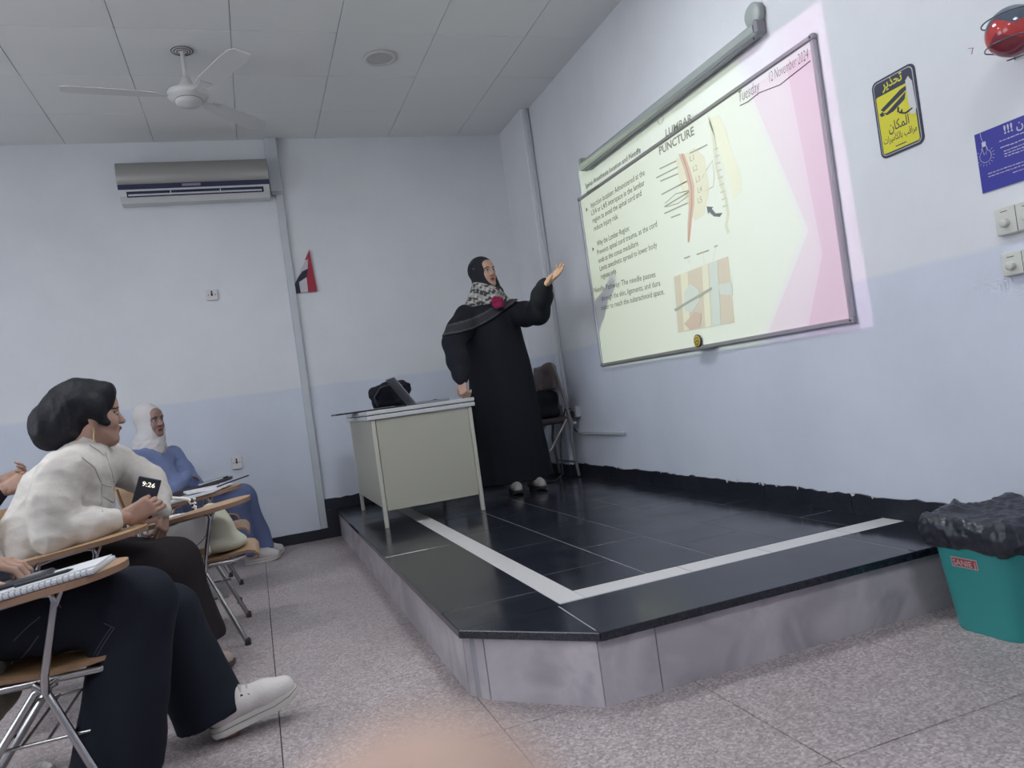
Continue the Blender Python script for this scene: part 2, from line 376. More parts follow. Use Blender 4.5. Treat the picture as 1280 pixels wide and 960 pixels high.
# ---------------------------------------------------------------- the platform
pf = thing('platform', 'low teaching platform of black stone with pale inlaid stripes and marble riser', 'platform', (-.95, -2.1, 0))
E_ = 0.014   # slab overhang
XE, YE = -1.886, -4.218
MB().prism([(-1.855, -.001, 0), (-.001, -.001, 0), (-.001, -4.185, 0), (-1.56, -4.185, 0), (-1.855, -3.88, 0)], (0, 0, HP - .0012)).build('core', M_LGROUT, pf)
def slab(name, poly, m, z0=HP - .026, z1=HP, nose=None):
    """flat stone piece with slightly eased upper edge"""
    k = len(poly); c = V(sum(p[0] for p in poly) / k, sum(p[1] for p in poly) / k, 0)
    low = [V(*p, z0) for p in poly]; mid = [V(*p, z1 - .003) for p in poly]; top = []
    for p in poly:
        q = V(*p, 0); d = (c - q); d.normalize(); top.append(V(q.x, q.y, 0) + d * .003 + V(0, 0, z1))
    a = sum(poly[i][0] * poly[(i + 1) % k][1] - poly[(i + 1) % k][0] * poly[i][1] for i in range(k))
    R_ = range(k); mb = MB(); vs = low + mid + top
    fs = [[i, (i + 1) % k, k + (i + 1) % k, k + i] for i in R_] + [[k + i, k + (i + 1) % k, 2 * k + (i + 1) % k, 2 * k + i] for i in R_] + [[2 * k + i for i in R_], [i for i in R_][::-1]]
    if a < 0: fs = [f[::-1] for f in fs]
    mb.add(vs, fs); return mb.build(name, m, pf)
g = .0012
SX0, SX1 = -1.522, -1.428; SY0, SY1 = -3.848, -3.74
ys = [0, -.60, -1.20, -2.44, -3.64, -3.874]
for a, b in zip(ys, ys[1:]): slab('edge_slab', [(XE, a - g), (SX0 - g, a - g), (SX0 - g, b + g), (XE, b + g)], M_GRAN)
slab('edge_slab', [(XE, -3.874 - g), (SX0 - .016, -3.874 + .01), (-1.548, YE + .002)], M_GRAN)
slab('edge_slab', [(-1.5455, YE), (SX0 - .014, SY0 - .012), (-.337, SY0 - g), (-.345, YE)], M_GRAN)
slab('edge_slab', [(-.342, YE), (-.334, SY0 - g), (-.002, SY0 - g), (-.002, YE)], M_GRAN)
for a, b in ((-.01, -1.2), (-1.2, -2.3), (-2.3, -3.238), (-3.238, SY0)): slab('white_strip', [(SX0, a - g / 2), (SX1, a - g / 2), (SX1, b + g / 2), (SX0, b + g / 2)], M_WSTRIP)
for a, b in ((SX1, -1.0), (-1.0, -.65), (-.65, -.27), (-.27, -.003)): slab('white_strip', [(a + g / 2, SY0), (a + g / 2, SY1), (b - g / 2, SY1), (b - g / 2, SY0)], M_WSTRIP)
cols = [SX1, -1.125, -.82, -.505, -.185, -.001]
for c in range(5):
    off = -0.14 if c % 2 else -.44
    yy = 0.0; nxt = off
    while yy > SY1:
        y2 = max(nxt, SY1)
        x0, x1 = cols[c] + g, cols[c + 1] - g
        if c == 4 and yy > PY - .013 :
            x1 = PX - .013 if y2 >= PY - .3 else x1
        if yy - y2 > .01: slab('stone_tile', [(x0, yy - g), (x1, yy - g), (x1, y2 + g), (x0, y2 + g)], M_GRAN)
        yy = y2; nxt = y2 - .6 if y2 > SY1 else y2
# riser panels
def riser(a, b, nrm):
    a = V(*a, 0); b = V(*b, 0); d = (b - a).normalized() * .0015; n = V(*nrm, 0).normalized()
    MB().prism([a + d, b - d, b - d + V(0, 0, HP - .027), a + d + V(0, 0, HP - .027)], -n * .018).build('riser_panel', M_MARB, pf)
RX, RY = -1.87, -4.2
for a, b in ((-.02, -1.2), (-1.2, -2.422), (-2.422, -3.844)): riser((RX, a), (RX, b), (-1, 0))
riser((RX, -3.846), (-1.824, -3.926), (-.9, -.6)); riser((-1.823, -3.927), (-1.553, RY), (-.7, -.7))
riser((-1.552, RY), (-1.36, RY), (0, -1)); riser((-1.36, RY), (-.003, RY), (0, -1))

# ---------------------------------------------------------------- projector and its beam
t = thing('projector', 'white data projector hanging from a ceiling pole above the seats', 'projector', (PROJ_P[0] - .16, PROJ_P[1], ZC))
px, py, pz = PROJ_P
MB().box((px - .16, py, pz + .02), (.26, .30, .10), bev=.012).build('body', M_WHITE, t)
MB().lathe([(0.0, -.004), (.03, -.004), (.034, .0), (.034, .025), (.026, .025), (.024, .012), (0, .012)], (px - .035, py, pz), 24, R=Matrix.Rotation(math.pi / 2, 3, 'Y')).build('lens', M_DARK, t)
MB().tube([(px - .16, py, pz + .07), (px - .16, py, ZC - .002)], .018).build('pole', M_WHITE, t)
MB().lathe([(0, -.02), (.06, -.02), (.06, -.001), (0, -.001)], (px - .16, py, ZC), 24).build('ceiling_plate', M_WHITE, t)
ld = bpy.data.lights.new('projector_beam', 'SPOT'); ld.energy = PROJ_W; ld.shadow_soft_size = 0.002; ld.spot_size = math.radians(70); ld.spot_blend = 0.0
lo = bpy.data.objects.new('projector_beam', ld); COL.objects.link(lo); lo.parent = t; lo.matrix_parent_inverse = t.matrix_basis.inverted()
lo.location = PROJ_P; lo.rotation_euler = (V(0, -2.57, 1.72) - V(*PROJ_P)).to_track_quat('-Z', 'Y').to_euler()
ld.use_nodes = True; nt = ld.node_tree; L = nt.links.new; em = nt.nodes['Emission']
ge = N(nt, 'NewGeometry'); sp = N(nt, 'SeparateXYZ'); L(ge.outputs['Incoming'], sp.inputs[0])
def wallc(out, base):
    d = N(nt, 'Math', operation='DIVIDE'); L(out, d.inputs[0]); L(sp.outputs[0], d.inputs[1])
    m = N(nt, 'Math', operation='MULTIPLY_ADD', i1=-PROJ_P[0], i2=base); L(d.outputs[0], m.inputs[0]); return m.outputs[0]
WY = wallc(sp.outputs[1], PROJ_P[1]); WZ = wallc(sp.outputs[2], PROJ_P[2])
def side(p, q, soft=.006):
    """1 on the left of the line p->q in the (-y, z) wall picture, 0 right of it (pixels of the photograph)"""
    a = hit(p, 0, 0); b = hit(q, 0, 0); u0, v0, u1, v1 = -a[1], a[2], -b[1], b[2]
    n = math.hypot(u1 - u0, v1 - v0); nx, nz = -(v1 - v0) / n, (u1 - u0) / n     # left normal in (u=-y, v=z)
    m1 = N(nt, 'Math', operation='MULTIPLY', i1=-nx); L(WY, m1.inputs[0])
    m2 = N(nt, 'Math', operation='MULTIPLY_ADD', i1=nz); L(WZ, m2.inputs[0]); L(m1.outputs[0], m2.inputs[2])
    mr = N(nt, 'MapRange', i1=nx * u0 + nz * v0 - soft, i2=nx * u0 + nz * v0 + soft, i3=0.0, i4=1.0); L(m2.outputs[0], mr.inputs[0]); return mr.outputs[0]
def comb(a, b, op='MULTIPLY'):
    m = N(nt, 'Math', operation=op); L(a, m.inputs[0]); L(b, m.inputs[1]); return m.outputs[0]
quad = comb(comb(side((757, 460), (1093, 409)), side((1093, 409), (1026, 0))), comb(side((1026, 0), (723, 214)), side((723, 214), (757, 460))))
pale = comb(side((1011, 288), (911, 50), .01), side((948, 450), (1011, 288), .01))     # inside the plain area
deep = comb(side((1028, 318), (975, 40), .01), side((1003, 450), (1028, 318), .01))
c1 = N(nt, 'Mix', data_type='RGBA'); c1.inputs[6].default_value = (0.92, 0.52, 0.74, 1); c1.inputs[7].default_value = (0.95, 0.76, 0.86, 1); L(deep, c1.inputs[0])
c2 = N(nt, 'Mix', data_type='RGBA'); c2.inputs[7].default_value = (0.98, 1.12, 0.66, 1); L(pale, c2.inputs[0]); L(c1.outputs[2], c2.inputs[6])
L(c2.outputs[2], em.inputs['Color']); L(quad, em.inputs['Strength'])

# ---------------------------------------------------------------- whiteboard and slide
def rw(px, py, x=0.0): return hit((px, py), 0, x)
wb = thing('whiteboard', 'large whiteboard with aluminium frame hung on the side wall under the projected slide', 'whiteboard', (0, -2.53, 1.05))
BY0, BY1, BZ0, BZ1 = -1.305, -3.745, 1.045, 2.268
M_BOARD = mat('whiteboard_enamel', (0.66, 0.67, 0.67), 0.35)
MB().box((-.008, (BY0 + BY1) / 2, (BZ0 + BZ1) / 2), (.014, BY0 - BY1 - .02, BZ1 - BZ0 - .02)).build('board', M_BOARD, wb)
for nm, c, d in (('frame_bar', (-.0125, (BY0 + BY1) / 2, BZ1 - .011), (.024, BY0 - BY1 - .046, .022)), ('frame_bar', (-.0125, (BY0 + BY1) / 2, BZ0 + .011), (.024, BY0 - BY1 - .046, .022)),
                 ('frame_bar', (-.0125, BY0 - .011, (BZ0 + BZ1) / 2), (.024, .022, BZ1 - BZ0 - .046)), ('frame_bar', (-.0125, BY1 + .011, (BZ0 + BZ1) / 2), (.024, .022, BZ1 - BZ0 - .046))):
    MB().box(c, d, bev=.004).build(nm, M_ALU, wb)
for yy in (BY0 - .012, BY1 + .012):
    for zz in (BZ0 + .012, BZ1 - .012):
        o = MB().box((-.0135, yy, zz), (.026, .03, .03), bev=.006).build('corner_cap', mat('grey_plastic', (0.25, 0.24, 0.27), .5), wb)
        MB().lathe([(0, .0), (.004, .0), (.004, .003), (0, .003)], (-.0265, yy, zz), 10, R=Matrix.Rotation(-math.pi / 2, 3, 'Y')).build('screw', M_DARK, o)
ty = rw(880, 430, -.03)[1]
MB().prism([(-.002, 0, BZ0 + .004), (-.05, 0, BZ0 - .004), (-.052, 0, BZ0 + .006), (-.048, 0, BZ0 + .006), (-.046, 0, BZ0 + .001), (-.002, 0, BZ0 + .008)], (0, -.17, 0)).build('pen_tray', M_ALU, wb).location = (0, ty + .085, 0)
em_ = thing('emblem_disc', 'small round gold and black emblem standing on the whiteboard pen tray', 'emblem', (-.02, ty + .06, BZ0 + .01))
EC = rw(872, 426, -.028); RY90 = Matrix.Rotation(-math.pi / 2, 3, 'Y')
M_GOLD = mat('gold_print', (0.42, 0.30, 0.06), .4); M_BLK = mat('black_print', (0.012, 0.012, 0.012), .5)
MB().lathe([(0, -.003), (.035, -.003), (.035, .003), (0, .003)], EC, 28, R=RY90).build('disc', M_BLK, em_)
MB().lathe([(.022, .0032), (.031, .0032), (.031, .0042), (.022, .0042)], EC, 28, R=RY90).build('gold_ring', M_GOLD, em_)
for k in range(5):
    a = 2 * math.pi * k / 5 + .3
    MB().lathe([(0, .0032), (.007, .0032), (.007, .0042), (0, .0042)], (EC[0], EC[1] + .0125 * math.cos(a), EC[2] + .0125 * math.sin(a)), 10, R=RY90).build('gold_petal', M_GOLD, em_)

sl = thing('projected_slide', 'lecture slide on lumbar puncture projected over the whiteboard with text and spine drawings', 'slide', (-.015, -2.2, 1.1))  # projected image put into the colours of thin pieces on the board
BX = -.0158
M_TXT = mat('slide_text', (0.10, 0.105, 0.095), .9); M_TXT2 = mat('slide_title', (0.21, 0.21, 0.20), .9)
def slide_text(s, a, b, h, m=M_TXT, x=BX, shear=0.0, name='text_line', offset=0.0):
    p0 = rw(*a, x); p1 = rw(*b, x); d = p1 - p0; L_ = np.linalg.norm(d); up = np.array([0, -d[2], d[1]]) / L_
    if up[2] < 0: up = -up
    return text_on(name, s, p0, p1, up, h, m, sl, shear, offset)
slide_text('Spinal Anesthesia location and Needle', (732, 236), (801, 190), .034, x=-.002)
slide_text('destination', (733.5, 243), (749, 234), .028, x=-.026)
BODY = [('Injection location: Administered at the', (739, 260), (806, 218.5)), ('L3/4 or L4/5 interspace in the lumbar', (739.5, 269.5), (806, 231)),
        ('region to avoid the spinal cord and', (741, 279), (802, 244.5)), ('reduce injury risk.', (742.5, 289), (773, 273)),
        ('Why the Lumbar Region:', (746.5, 308), (787, 288)), ('Prevents spinal cord trauma, as the cord', (747, 319), (821.5, 283)),
        ('ends at the conus medullaris', (748.5, 329), (798, 307)), ('Limits anesthetic spread to lower body', (750, 339), (821.5, 309)),
        ('regions only.', (751.5, 349), (771, 341)), ('Needle Pathway: The needle passes', (742.5, 366), (819.5, 346)),
        ('through the skin, ligaments, and dura', (752, 376.5), (825.5, 357)), ('mater to reach the subarachnoid space.', (752, 388), (830.5, 367.5))]
for s, a, b in BODY: slide_text(s, a, b, .036)
for a in ((733.5, 262), (741.5, 311.5), (739.5, 367)):
    p = rw(*a, BX); MB().add([p + np.array([0, .012, -.016]), p + np.array([0, .012, .016]), p + np.array([0, -.014, 0])], [(0, 1, 2)]).build('bullet_mark', M_TXT, sl)
slide_text('LUMBAR', (832, 171.5), (865, 151), .040, M_TXT2, x=-.0262, name='title_text', shear=.12, offset=.02)
slide_text('PUNCTURE', (824.5, 193.5), (868, 168), .044, M_TXT2, name='title_text', offset=.025)
def poly(name, pts, m, dx=0.0, parent=None):
    P = [rw(*p, BX - dx) for p in pts]
    return MB().prism(P, (-.0003, 0, 0)).build(name, m, parent or sl)
def line_(name, pts, m, w=.0035, dx=.0003):
    P = [rw(*p, BX - dx) for p in pts]; vs = []; k = len(P)
    for i, p in enumerate(P):
        d = P[min(i + 1, k - 1)] - P[max(i - 1, 0)]; d /= np.linalg.norm(d); n = np.array([0, -d[2], d[1]]); vs += [p + n * w, p - n * w]
    return MB().add(vs, [(2 * i, 2 * i + 1, 2 * i + 3, 2 * i + 2) for i in range(k - 1)]).build(name, m, sl)
M_PK = mat('slide_pink', (0.52, 0.40, 0.37), .9); M_RED = mat('slide_red', (0.50, 0.25, 0.22), .9); M_TAN = mat('slide_tan', (0.63, 0.60, 0.53), .9); M_LN = mat('slide_line', (0.30, 0.30, 0.28), .9); M_BL = mat('slide_blue', (0.52, 0.55, 0.57), .9); M_FAINT = mat('slide_faint', (0.58, 0.57, 0.51), .9); M_LN2 = mat('slide_line_pale', (0.50, 0.49, 0.43), .9)
Z5 = lambda x, y: (720 + x / 3.368, 30 + y / 3.368)
Z6 = lambda x, y: (720 + x / 3.368, 200 + y / 3.368)
# spine drawing: nerve roots, column, vertebra marks, silhouette of a back
poly('drawing_shade', [Z5(*p) for p in ((420, 570), (500, 520), (540, 560), (560, 700), (540, 800), (500, 830), (470, 760), (440, 680))], M_TAN)
poly('spine_column', [Z5(*p) for p in ((432, 548), (455, 545), (480, 610), (498, 680), (498, 760), (488, 830), (478, 920), (470, 920), (470, 840), (476, 760), (474, 690), (455, 610))], M_PK, .0004)
line_('cord_line', [Z5(*p) for p in ((446, 548), (470, 620), (486, 690), (487, 760), (480, 830), (474, 915))], M_RED, .005, .0009)
for a, b in (((352, 610), (425, 575)), ((338, 648), (432, 600)), ((355, 662), (430, 630)), ((360, 718), (470, 660)), ((372, 770), (478, 705)), ((372, 798), (478, 750)), ((400, 815), (440, 800)), ((478, 545), (553, 508))):
    line_('nerve_line', [Z5(*a), Z5(*b)], M_LN, .004)
line_('nerve_line', [Z5(*p) for p in ((478, 700), (420, 715), (375, 755), (380, 770), (430, 755), (478, 720))], M_LN, .0025)
for k, (x, y_) in enumerate(((480, 580), (494, 622), (506, 668), (514, 712), (514, 756))): slide_text('L%d' % (k + 1), Z5(x, y_), Z5(x + 17, y_ - 8), .03, M_LN, BX - .0008, name='vertebra_mark')
poly('back_silhouette', [Z5(*p) for p in ((555, 400), (600, 380), (630, 440), (650, 520), (690, 620), (700, 700), (660, 740), (640, 640), (610, 560), (585, 480))], mat('slide_skin', (0.65, 0.635, 0.57), .9))
line_('silhouette_line', [Z5(*p) for p in ((560, 410), (578, 470), (585, 540), (590, 600), (610, 670), (632, 740), (640, 800), (632, 850), (642, 880))], M_FAINT, .012)
for k in range(9):
    line_('vertebra_tick', [Z5(578 + k * 5, 530 + k * 30), Z5(598 + k * 5, 522 + k * 30)], M_LN2, .004, .0012 + .0002 * k)
line_('callout_line', [Z5(*p) for p in ((530, 650), (545, 620), (575, 575), (582, 640), (578, 685), (540, 705))], M_LN, .002)
poly('curved_arrow', [Z5(*p) for p in ((550, 768), (578, 770), (572, 778), (588, 797), (617, 795), (605, 812), (580, 810), (562, 792), (556, 800))], mat('slide_arrow', (0.13, 0.14, 0.17), .9), .0005)
lc = rw(825.4, 148.8, -.0022)
MB().tube([(lc[0], lc[1] + .030 * math.cos(a), lc[2] + .030 * math.sin(a)) for a in np.linspace(0, 2 * math.pi, 28)[:-1]], .0013, 6, closed=True).build('logo_ring', M_FAINT, sl)
# needle drawing in the lower picture
TB = .0005
pic = poly('needle_picture', [Z6(*p) for p in ((412, 492), (640, 405), (668, 685), (430, 727))], mat('slide_picture', (0.54, 0.47, 0.43), .9))
for pts, m in ((((440, 482), (470, 470), (480, 712), (455, 720)), M_TAN), (((530, 448), (556, 438), (570, 700), (545, 705)), M_TAN), (((560, 437), (595, 424), (610, 695), (572, 700)), M_BL), (((455, 560), (480, 520), (515, 545), (520, 590), (490, 640), (458, 635)), M_BL), (((597, 525), (655, 515), (660, 570), (608, 565)), M_BL), (((455, 690), (500, 640), (530, 645), (520, 700), (480, 715)), M_PK)):
    poly('tissue_band', [Z6(*p) for p in pts], m, TB); TB += .0004
line_('needle', [Z6(415, 632), Z6(545, 555), Z6(572, 540)], mat('slide_needle', (0.33, 0.34, 0.33), .9), .007, .0032)
for a, b in (((470, 412), (480, 440)), ((535, 385), (540, 440)), ((590, 362), (575, 430))): line_('callout_line', [Z6(*a), Z6(*b)], M_FAINT, .002)
for a, b in (((455, 415), (480, 405)), ((508, 398), (560, 380)), ((582, 366), (596, 360))): line_('caption_line', [Z6(*a), Z6(*b)], M_LN, .004)

poly('pale_light_facet', [(936.5, 111), (982.7, 80.5), (1028, 318), (1010, 411), (960, 418), (1011, 288)], mat('pale_pink_light_tint', (.65, .605, .63), .5), .0001)  # pink bands of the projected light, painted as two tinted sheets
poly('deep_light_facet', [(982.7, 80.5), (1017, 59), (1068, 402), (1010, 411), (1028, 318)], mat('deep_pink_light_tint', (.62, .525, .575), .5), .0001)
# marker writing
wr = thing('marker_writing', 'handwritten marker date along the top edge of the whiteboard', 'handwriting', (-.016, -3.4, 2.1))
M_MARK = mat('marker_ink', (0.10, 0.075, 0.09), .7)
def hand_text(s, a, b, h):
    p0 = rw(*a, BX - .0010); p1 = rw(*b, BX - .0010); d = p1 - p0; up = np.array([0, -d[2], d[1]]) / np.linalg.norm(d)
    if up[2] < 0: up = -up
    text_on('written_words', s, p0, p1, up, h, M_MARK, wr, .2, -.014)
hand_text('Tuesday', (924, 128), (950, 113), .052); hand_text('12 November 2024', (962, 103), (1011, 73), .045)
P = [rw(*p, BX - .0010) for p in ((925, 132), (935, 127), (949, 116), (975, 106), (990, 94), (1003, 84), (1013, 76))]
MB().tube(P, .0022, 6).build('underline', M_MARK, wr)

# roll-up screen case above the board
sc_ = thing('screen_case', 'pull-down projection screen case mounted above the whiteboard', 'screen case', (0, -2.4, 2.46))
a = rw(731, 207, -.03); b = rw(949, 47, -.03)
M_CASE = mat('grey_green_enamel', (0.33, 0.36, 0.35), .45)
zc_ = .5 * (a[2] + b[2]) + .022
MB().prism([(-.001, a[1], zc_ - .03), (-.05, a[1], zc_ - .03), (-.06, a[1], zc_ - .015), (-.06, a[1], zc_ + .012), (-.045, a[1], zc_ + .03), (-.001, a[1], zc_ + .03)], (0, b[1] - a[1], 0)).build('case', M_CASE, sc_)
MB().tube([(-.045, a[1] - .02, zc_ - .038), (-.045, b[1] + .02, zc_ - .038)], .007).build('bottom_bar', M_ALU, sc_)
MB().box((-.03, a[1] + .02, zc_ + .012), (.055, .035, .085), bev=.005).build('end_bracket', M_CASE, sc_)
MB().box((-.03, b[1] - .012, zc_), (.065, .024, .07), bev=.01).build('end_cap', mat('grey_plastic', (0.25, 0.24, 0.27), .5), sc_)
c = rw(941, 33, -.02)
MB().lathe([(0, -.02), (.05, -.02), (.056, -.012), (.056, .012), (.048, .02), (0, .02)], (-.022, b[1] + .02, zc_ + .07), 28, R=RY90).build('wall_disc', M_CASE, sc_)

# ---------------------------------------------------------------- notices on the wall
def wall_panel(name, corners, th, m, parent, rad=0.0, x=0.0):
    y0, y1, z0, z1 = corners; P = []
    if rad:
        for cy, cz, a0 in ((y0 - rad, z1 - rad, 0), (y1 + rad, z1 - rad, math.pi / 2), (y1 + rad, z0 + rad, math.pi), (y0 - rad, z0 + rad, math.pi * 1.5)):
            P += [(x, cy + rad * math.cos(a0 + (math.pi / 2) * (i / 5)), cz + rad * math.sin(a0 + (math.pi / 2) * (i / 5))) for i in range(6)]
    else: P = [(x, y0, z0), (x, y1, z0), (x, y1, z1), (x, y0, z1)]
    return MB().prism(P, (-th, 0, 0)).build(name, m, parent)
ws = thing('warning_sign', 'yellow and black Arabic camera surveillance warning sign on the wall', 'sign', (0, -4.09, 1.65))
M_YEL = mat('sign_yellow', (0.60, 0.56, 0.045), .4); M_SBLK = mat('sign_black', (0.035, 0.04, 0.07), .4); M_SGR = mat('sign_grey', (0.45, 0.47, 0.5), .5)
y0, y1, z0, z1 = -3.988, -4.188, 1.648, 1.945
wall_panel('backing', (y0, y1, z0, z1), .004, M_SBLK, ws, .025)
wall_panel('white_border', (y0 - .008, y1 + .008, z0 + .008, z1 - .008), .0006, M_SGR, ws, .02, -.0042)
wall_panel('black_band', (y0 - .011, y1 + .011, z0 + .011, z1 - .011), .0006, M_SBLK, ws, .018, -.005)
wall_panel('yellow_field', (y0 - .016, y1 + .016, z0 + .016, z1 - .062), .0006, M_YEL, ws, .008, -.0058)
def ar_text(s, ya, yb, z, h, m, x, parent, offset=.01): return text_on('arabic_text', s, (x, ya, z), (x, yb, z), (0, 0, 1), h, m, parent, 0, offset)
ar_text('\uFEAE\uFEF3\uFEAC\uFEA4\uFE97', y0 - .05, y1 + .055, 1.902, .034, M_YEL, -.0062, ws, .02)
ar_text('\uFEE5\uFE8E\uFEDC\uFEE4\uFEDF\uFE8D', y0 - .055, y1 + .05, 1.737, .034, M_SBLK, -.0068, ws)
ar_text('\uFE95\uFE8D\uFEAE\uFEF4\uFEE3\uFE8E\uFEDC\uFEDF\uFE8E\uFE91 \uFE90\uFED7\uFE8D\uFEAE\uFEE3', y0 - .024, y1 + .022, 1.700, .024, M_SBLK, -.0068, ws)
MB().box((-.0066, -4.088, 1.676), (.0004, .05, .004)).build('small_print', M_SBLK, ws)
def sp(name, pts, m, x=-.0066): return MB().prism([(x, y0 - u * .2, z0 + v * .297) for u, v in pts], (-.0004, 0, 0)).build(name, m, ws)
sp('camera_hood', ((.15, .62), (.66, .75), (.78, .76), (.78, .71), (.22, .58)), M_SBLK); sp('camera_body', ((.20, .57), (.28, .55), (.76, .69), (.72, .61), (.44, .53), (.28, .52)), M_SBLK); sp('camera_lens', ((.11, .57), (.19, .59), (.23, .53), (.15, .53)), M_SBLK)
MB().tube([(-.0068, y0 - .2 * u, z0 + .297 * v) for u, v in ((.56, .55), (.54, .50), (.59, .47), (.63, .50), (.62, .46), (.70, .44), (.86, .46))], .0035, 6).build('camera_bracket', M_SBLK, ws)
MB().prism([(-.0074, y0 - .2 * u, z0 + .297 * v) for u, v in ((.79, .82), (.86, .86), (.93, .78), (.95, .45), (.90, .38), (.80, .40))], (-.0003, 0, 0)).build('torn_patch', mat('torn_paper', (0.55, 0.55, 0.57), .8), ws)

bs = thing('blue_notice', 'blue notice with a white light bulb drawing and Arabic lines beside the switches', 'sign', (0, -4.5, 1.4))
M_SBLUE = mat('notice_blue', (0.035, 0.035, 0.28), .4); M_SW = mat('notice_white', (0.52, 0.52, 0.60), .5)
n0, n1, m0, m1 = -4.381, -4.68, 1.402, 1.602
wall_panel('panel', (n0, n1, m0, m1), .004, M_SBLUE, bs)
NX = -.0045
MB().tube([(NX, n0 - .022, m1 - .002), (NX, n0 - .024, m1 - .022), (NX, n0 - .028, m1 - .034)], .0008, 6).build('lamp_cord', M_SW, bs)
MB().box((NX, n0 - .03, m1 - .042), (.001, .014, .016)).build('lamp_cap', M_SW, bs)
MB().tube([(NX, n0 - .030 + q[0], m1 - .082 + q[1]) for q in [(-.008, .032), (-.012, .018)] + [(.021 * math.cos(a), .021 * math.sin(a)) for a in np.linspace(math.radians(150), math.radians(390), 18)][::1] and ([(.008, .032), (.011, .018)] + [(.021 * math.cos(a), .021 * math.sin(a)) for a in np.linspace(math.radians(35), math.radians(-215), 20)] + [(-.011, .018), (-.008, .032)])], .0008, 6).build('bulb_outline', M_SW, bs)
MB().tube([(NX, n0 - .03 + q[0], m1 - .082 + q[1]) for q in ((.008, .03), (.004, .004), (0, .012), (-.004, .004), (-.008, .03))], .0007, 6).build('filament', M_SW, bs)
for k in range(13):
    a = math.radians(-215 + 250 * k / 12); c0, c1_ = .026, .034
    MB().tube([(NX, n0 - .03 + c0 * math.cos(a), m1 - .082 + c0 * math.sin(a)), (NX, n0 - .03 + c1_ * math.cos(a), m1 - .082 + c1_ * math.sin(a))], .0006, 5).build('light_ray', M_SW, bs)
text_on('heading_text', '!!!', (NX, n0 - .105, m1 - .034), (NX, n0 - .135, m1 - .034), (0, 0, 1), .026, M_SW, bs, 0, .02)
ar_text('\uFEE5', n0 - .147, n0 - .17, m1 - .034, .026, M_SW, NX, bs)
rb = random.Random(3)
for zz, ya, yb in ((.052, .085, .27), (.074, .085, .28), (.088, .095, .28), (.097, .095, .28), (.106, .095, .24), (.142, .03, .28), (.152, .03, .28), (.165, .115, .2)):
    u = ya
    mbl = MB()
    while u < yb:
        w = rb.uniform(.006, .016); mbl.box((NX, n0 - u - w / 2, m1 - zz + rb.uniform(-.0006, .0006)), (.0006, w, rb.uniform(.0018, .003))); u += w + rb.uniform(.002, .004)
    mbl.build('small_print_line', M_SW, bs)
for k, (za, zb, lab) in enumerate(((1.243, 1.336, 'cream double dimmer switch plate right under the blue notice'), (1.108, 1.186, 'cream double dimmer switch plate below the other switch plate'))):
    s = thing('wall_switch', lab, 'switch', (0, -4.5, za)); ya, yb = -4.425, -4.575
    M_CRM = mat('cream_plastic', (0.56, 0.56, 0.52), .4)
    MB().box((-.012, (ya + yb) / 2, (za + zb) / 2), (.024, ya - yb, zb - za), bev=.004).build('plate', M_CRM, s)
    for j in (0, 1):
        yk = ya - .0375 - j * .075
        MB().lathe([(.015, 0), (.0145, .014), (.012, .017), (0, .017)], (-.024, yk, za + (zb - za) * .42), 20, R=RY90).build('knob', M_CRM, s)
        MB().box((-.0246, yk + .002, zb - .016), (.0014, .024, .002)).build('mark', M_DARK, s)
    MB().box((-.0242, (ya + yb) / 2, (za + zb) / 2), (.0012, .0016, zb - za - .01)).build('seam', M_DARK, s)

# fire-extinguishing ball in a wire bracket
BC = V(*hit((1266, 39), 0, -.11)); BR = .074
fb = thing('fire_extinguishing_ball', 'red and grey fire extinguishing ball held in a thin wire wall bracket', 'fire extinguisher', (0, BC.y, BC.z - .08))
mb, nt_, b_, L_ = node_mat('ball_shrink_wrap')
tc = N(nt_, 'TexCoord'); ss = N(nt_, 'SeparateXYZ'); L_(tc.outputs['Object'], ss.inputs[0])
ay = N(nt_, 'Math', operation='ABSOLUTE'); L_(ss.outputs[1], ay.inputs[0])
pp = N(nt_, 'Math', operation='PINGPONG', i1=.05); L_(ay.outputs[0], pp.inputs[0])
h1 = N(nt_, 'Math', operation='MULTIPLY_ADD', i1=.7); L_(pp.outputs[0], h1.inputs[0]); L_(ss.outputs[2], h1.inputs[2])
r_ = ramp(nt_, [(0.0, (0.20, 0.035, 0.05)), (0.40, (0.24, 0.04, 0.055)), (0.42, (0.46, 0.06, 0.06)), (0.66, (0.46, 0.06, 0.06)), (0.67, (0.09, 0.11, 0.15)), (1.0, (0.13, 0.16, 0.20))], 'LINEAR')
mr_ = N(nt_, 'MapRange', i1=-.074, i2=.09, i3=0.0, i4=1.0); L_(h1.outputs[0], mr_.inputs[0]); L_(mr_.outputs[0], r_.inputs[0]); L_(r_.outputs[0], b_.inputs['Base Color']); b_.inputs['Roughness'].default_value = .12
o = MB().lathe([(BR * math.sin(a), -BR * math.cos(a)) for a in np.linspace(0, math.pi, 33)], (0, 0, 0), 48).build('ball', mb, fb)
o.location = BC
wire = mat('grey_wire', (0.13, 0.13, 0.17), .4, metal=.8)
for zz, rr_ in ((.040, BR + .006), (-.036, BR + .006)):
    pts = [(-.002, BC.y + rr_, BC.z + zz)] + [(BC.x - math.sin(a) * rr_ * .92, BC.y + math.cos(a) * rr_, BC.z + zz) for a in np.linspace(.35, math.pi - .35, 18)] + [(-.002, BC.y - rr_, BC.z + zz)]
    MB().tube(pts, .0022, 8).build('wire_hoop', wire, fb)
for s in (1, -1):
    MB().tube([(-.006, BC.y + s * (BR + .006), BC.z + .05), (-.006, BC.y + s * (BR + .006), BC.z - .05)], .0022, 8).build('wire_upright', wire, fb)
MB().tube([(BC.x, BC.y + .03, BC.z - BR - .003), (-.004, BC.y + .03, BC.z - .05)], .0022, 8).build('wire_support', wire, fb)

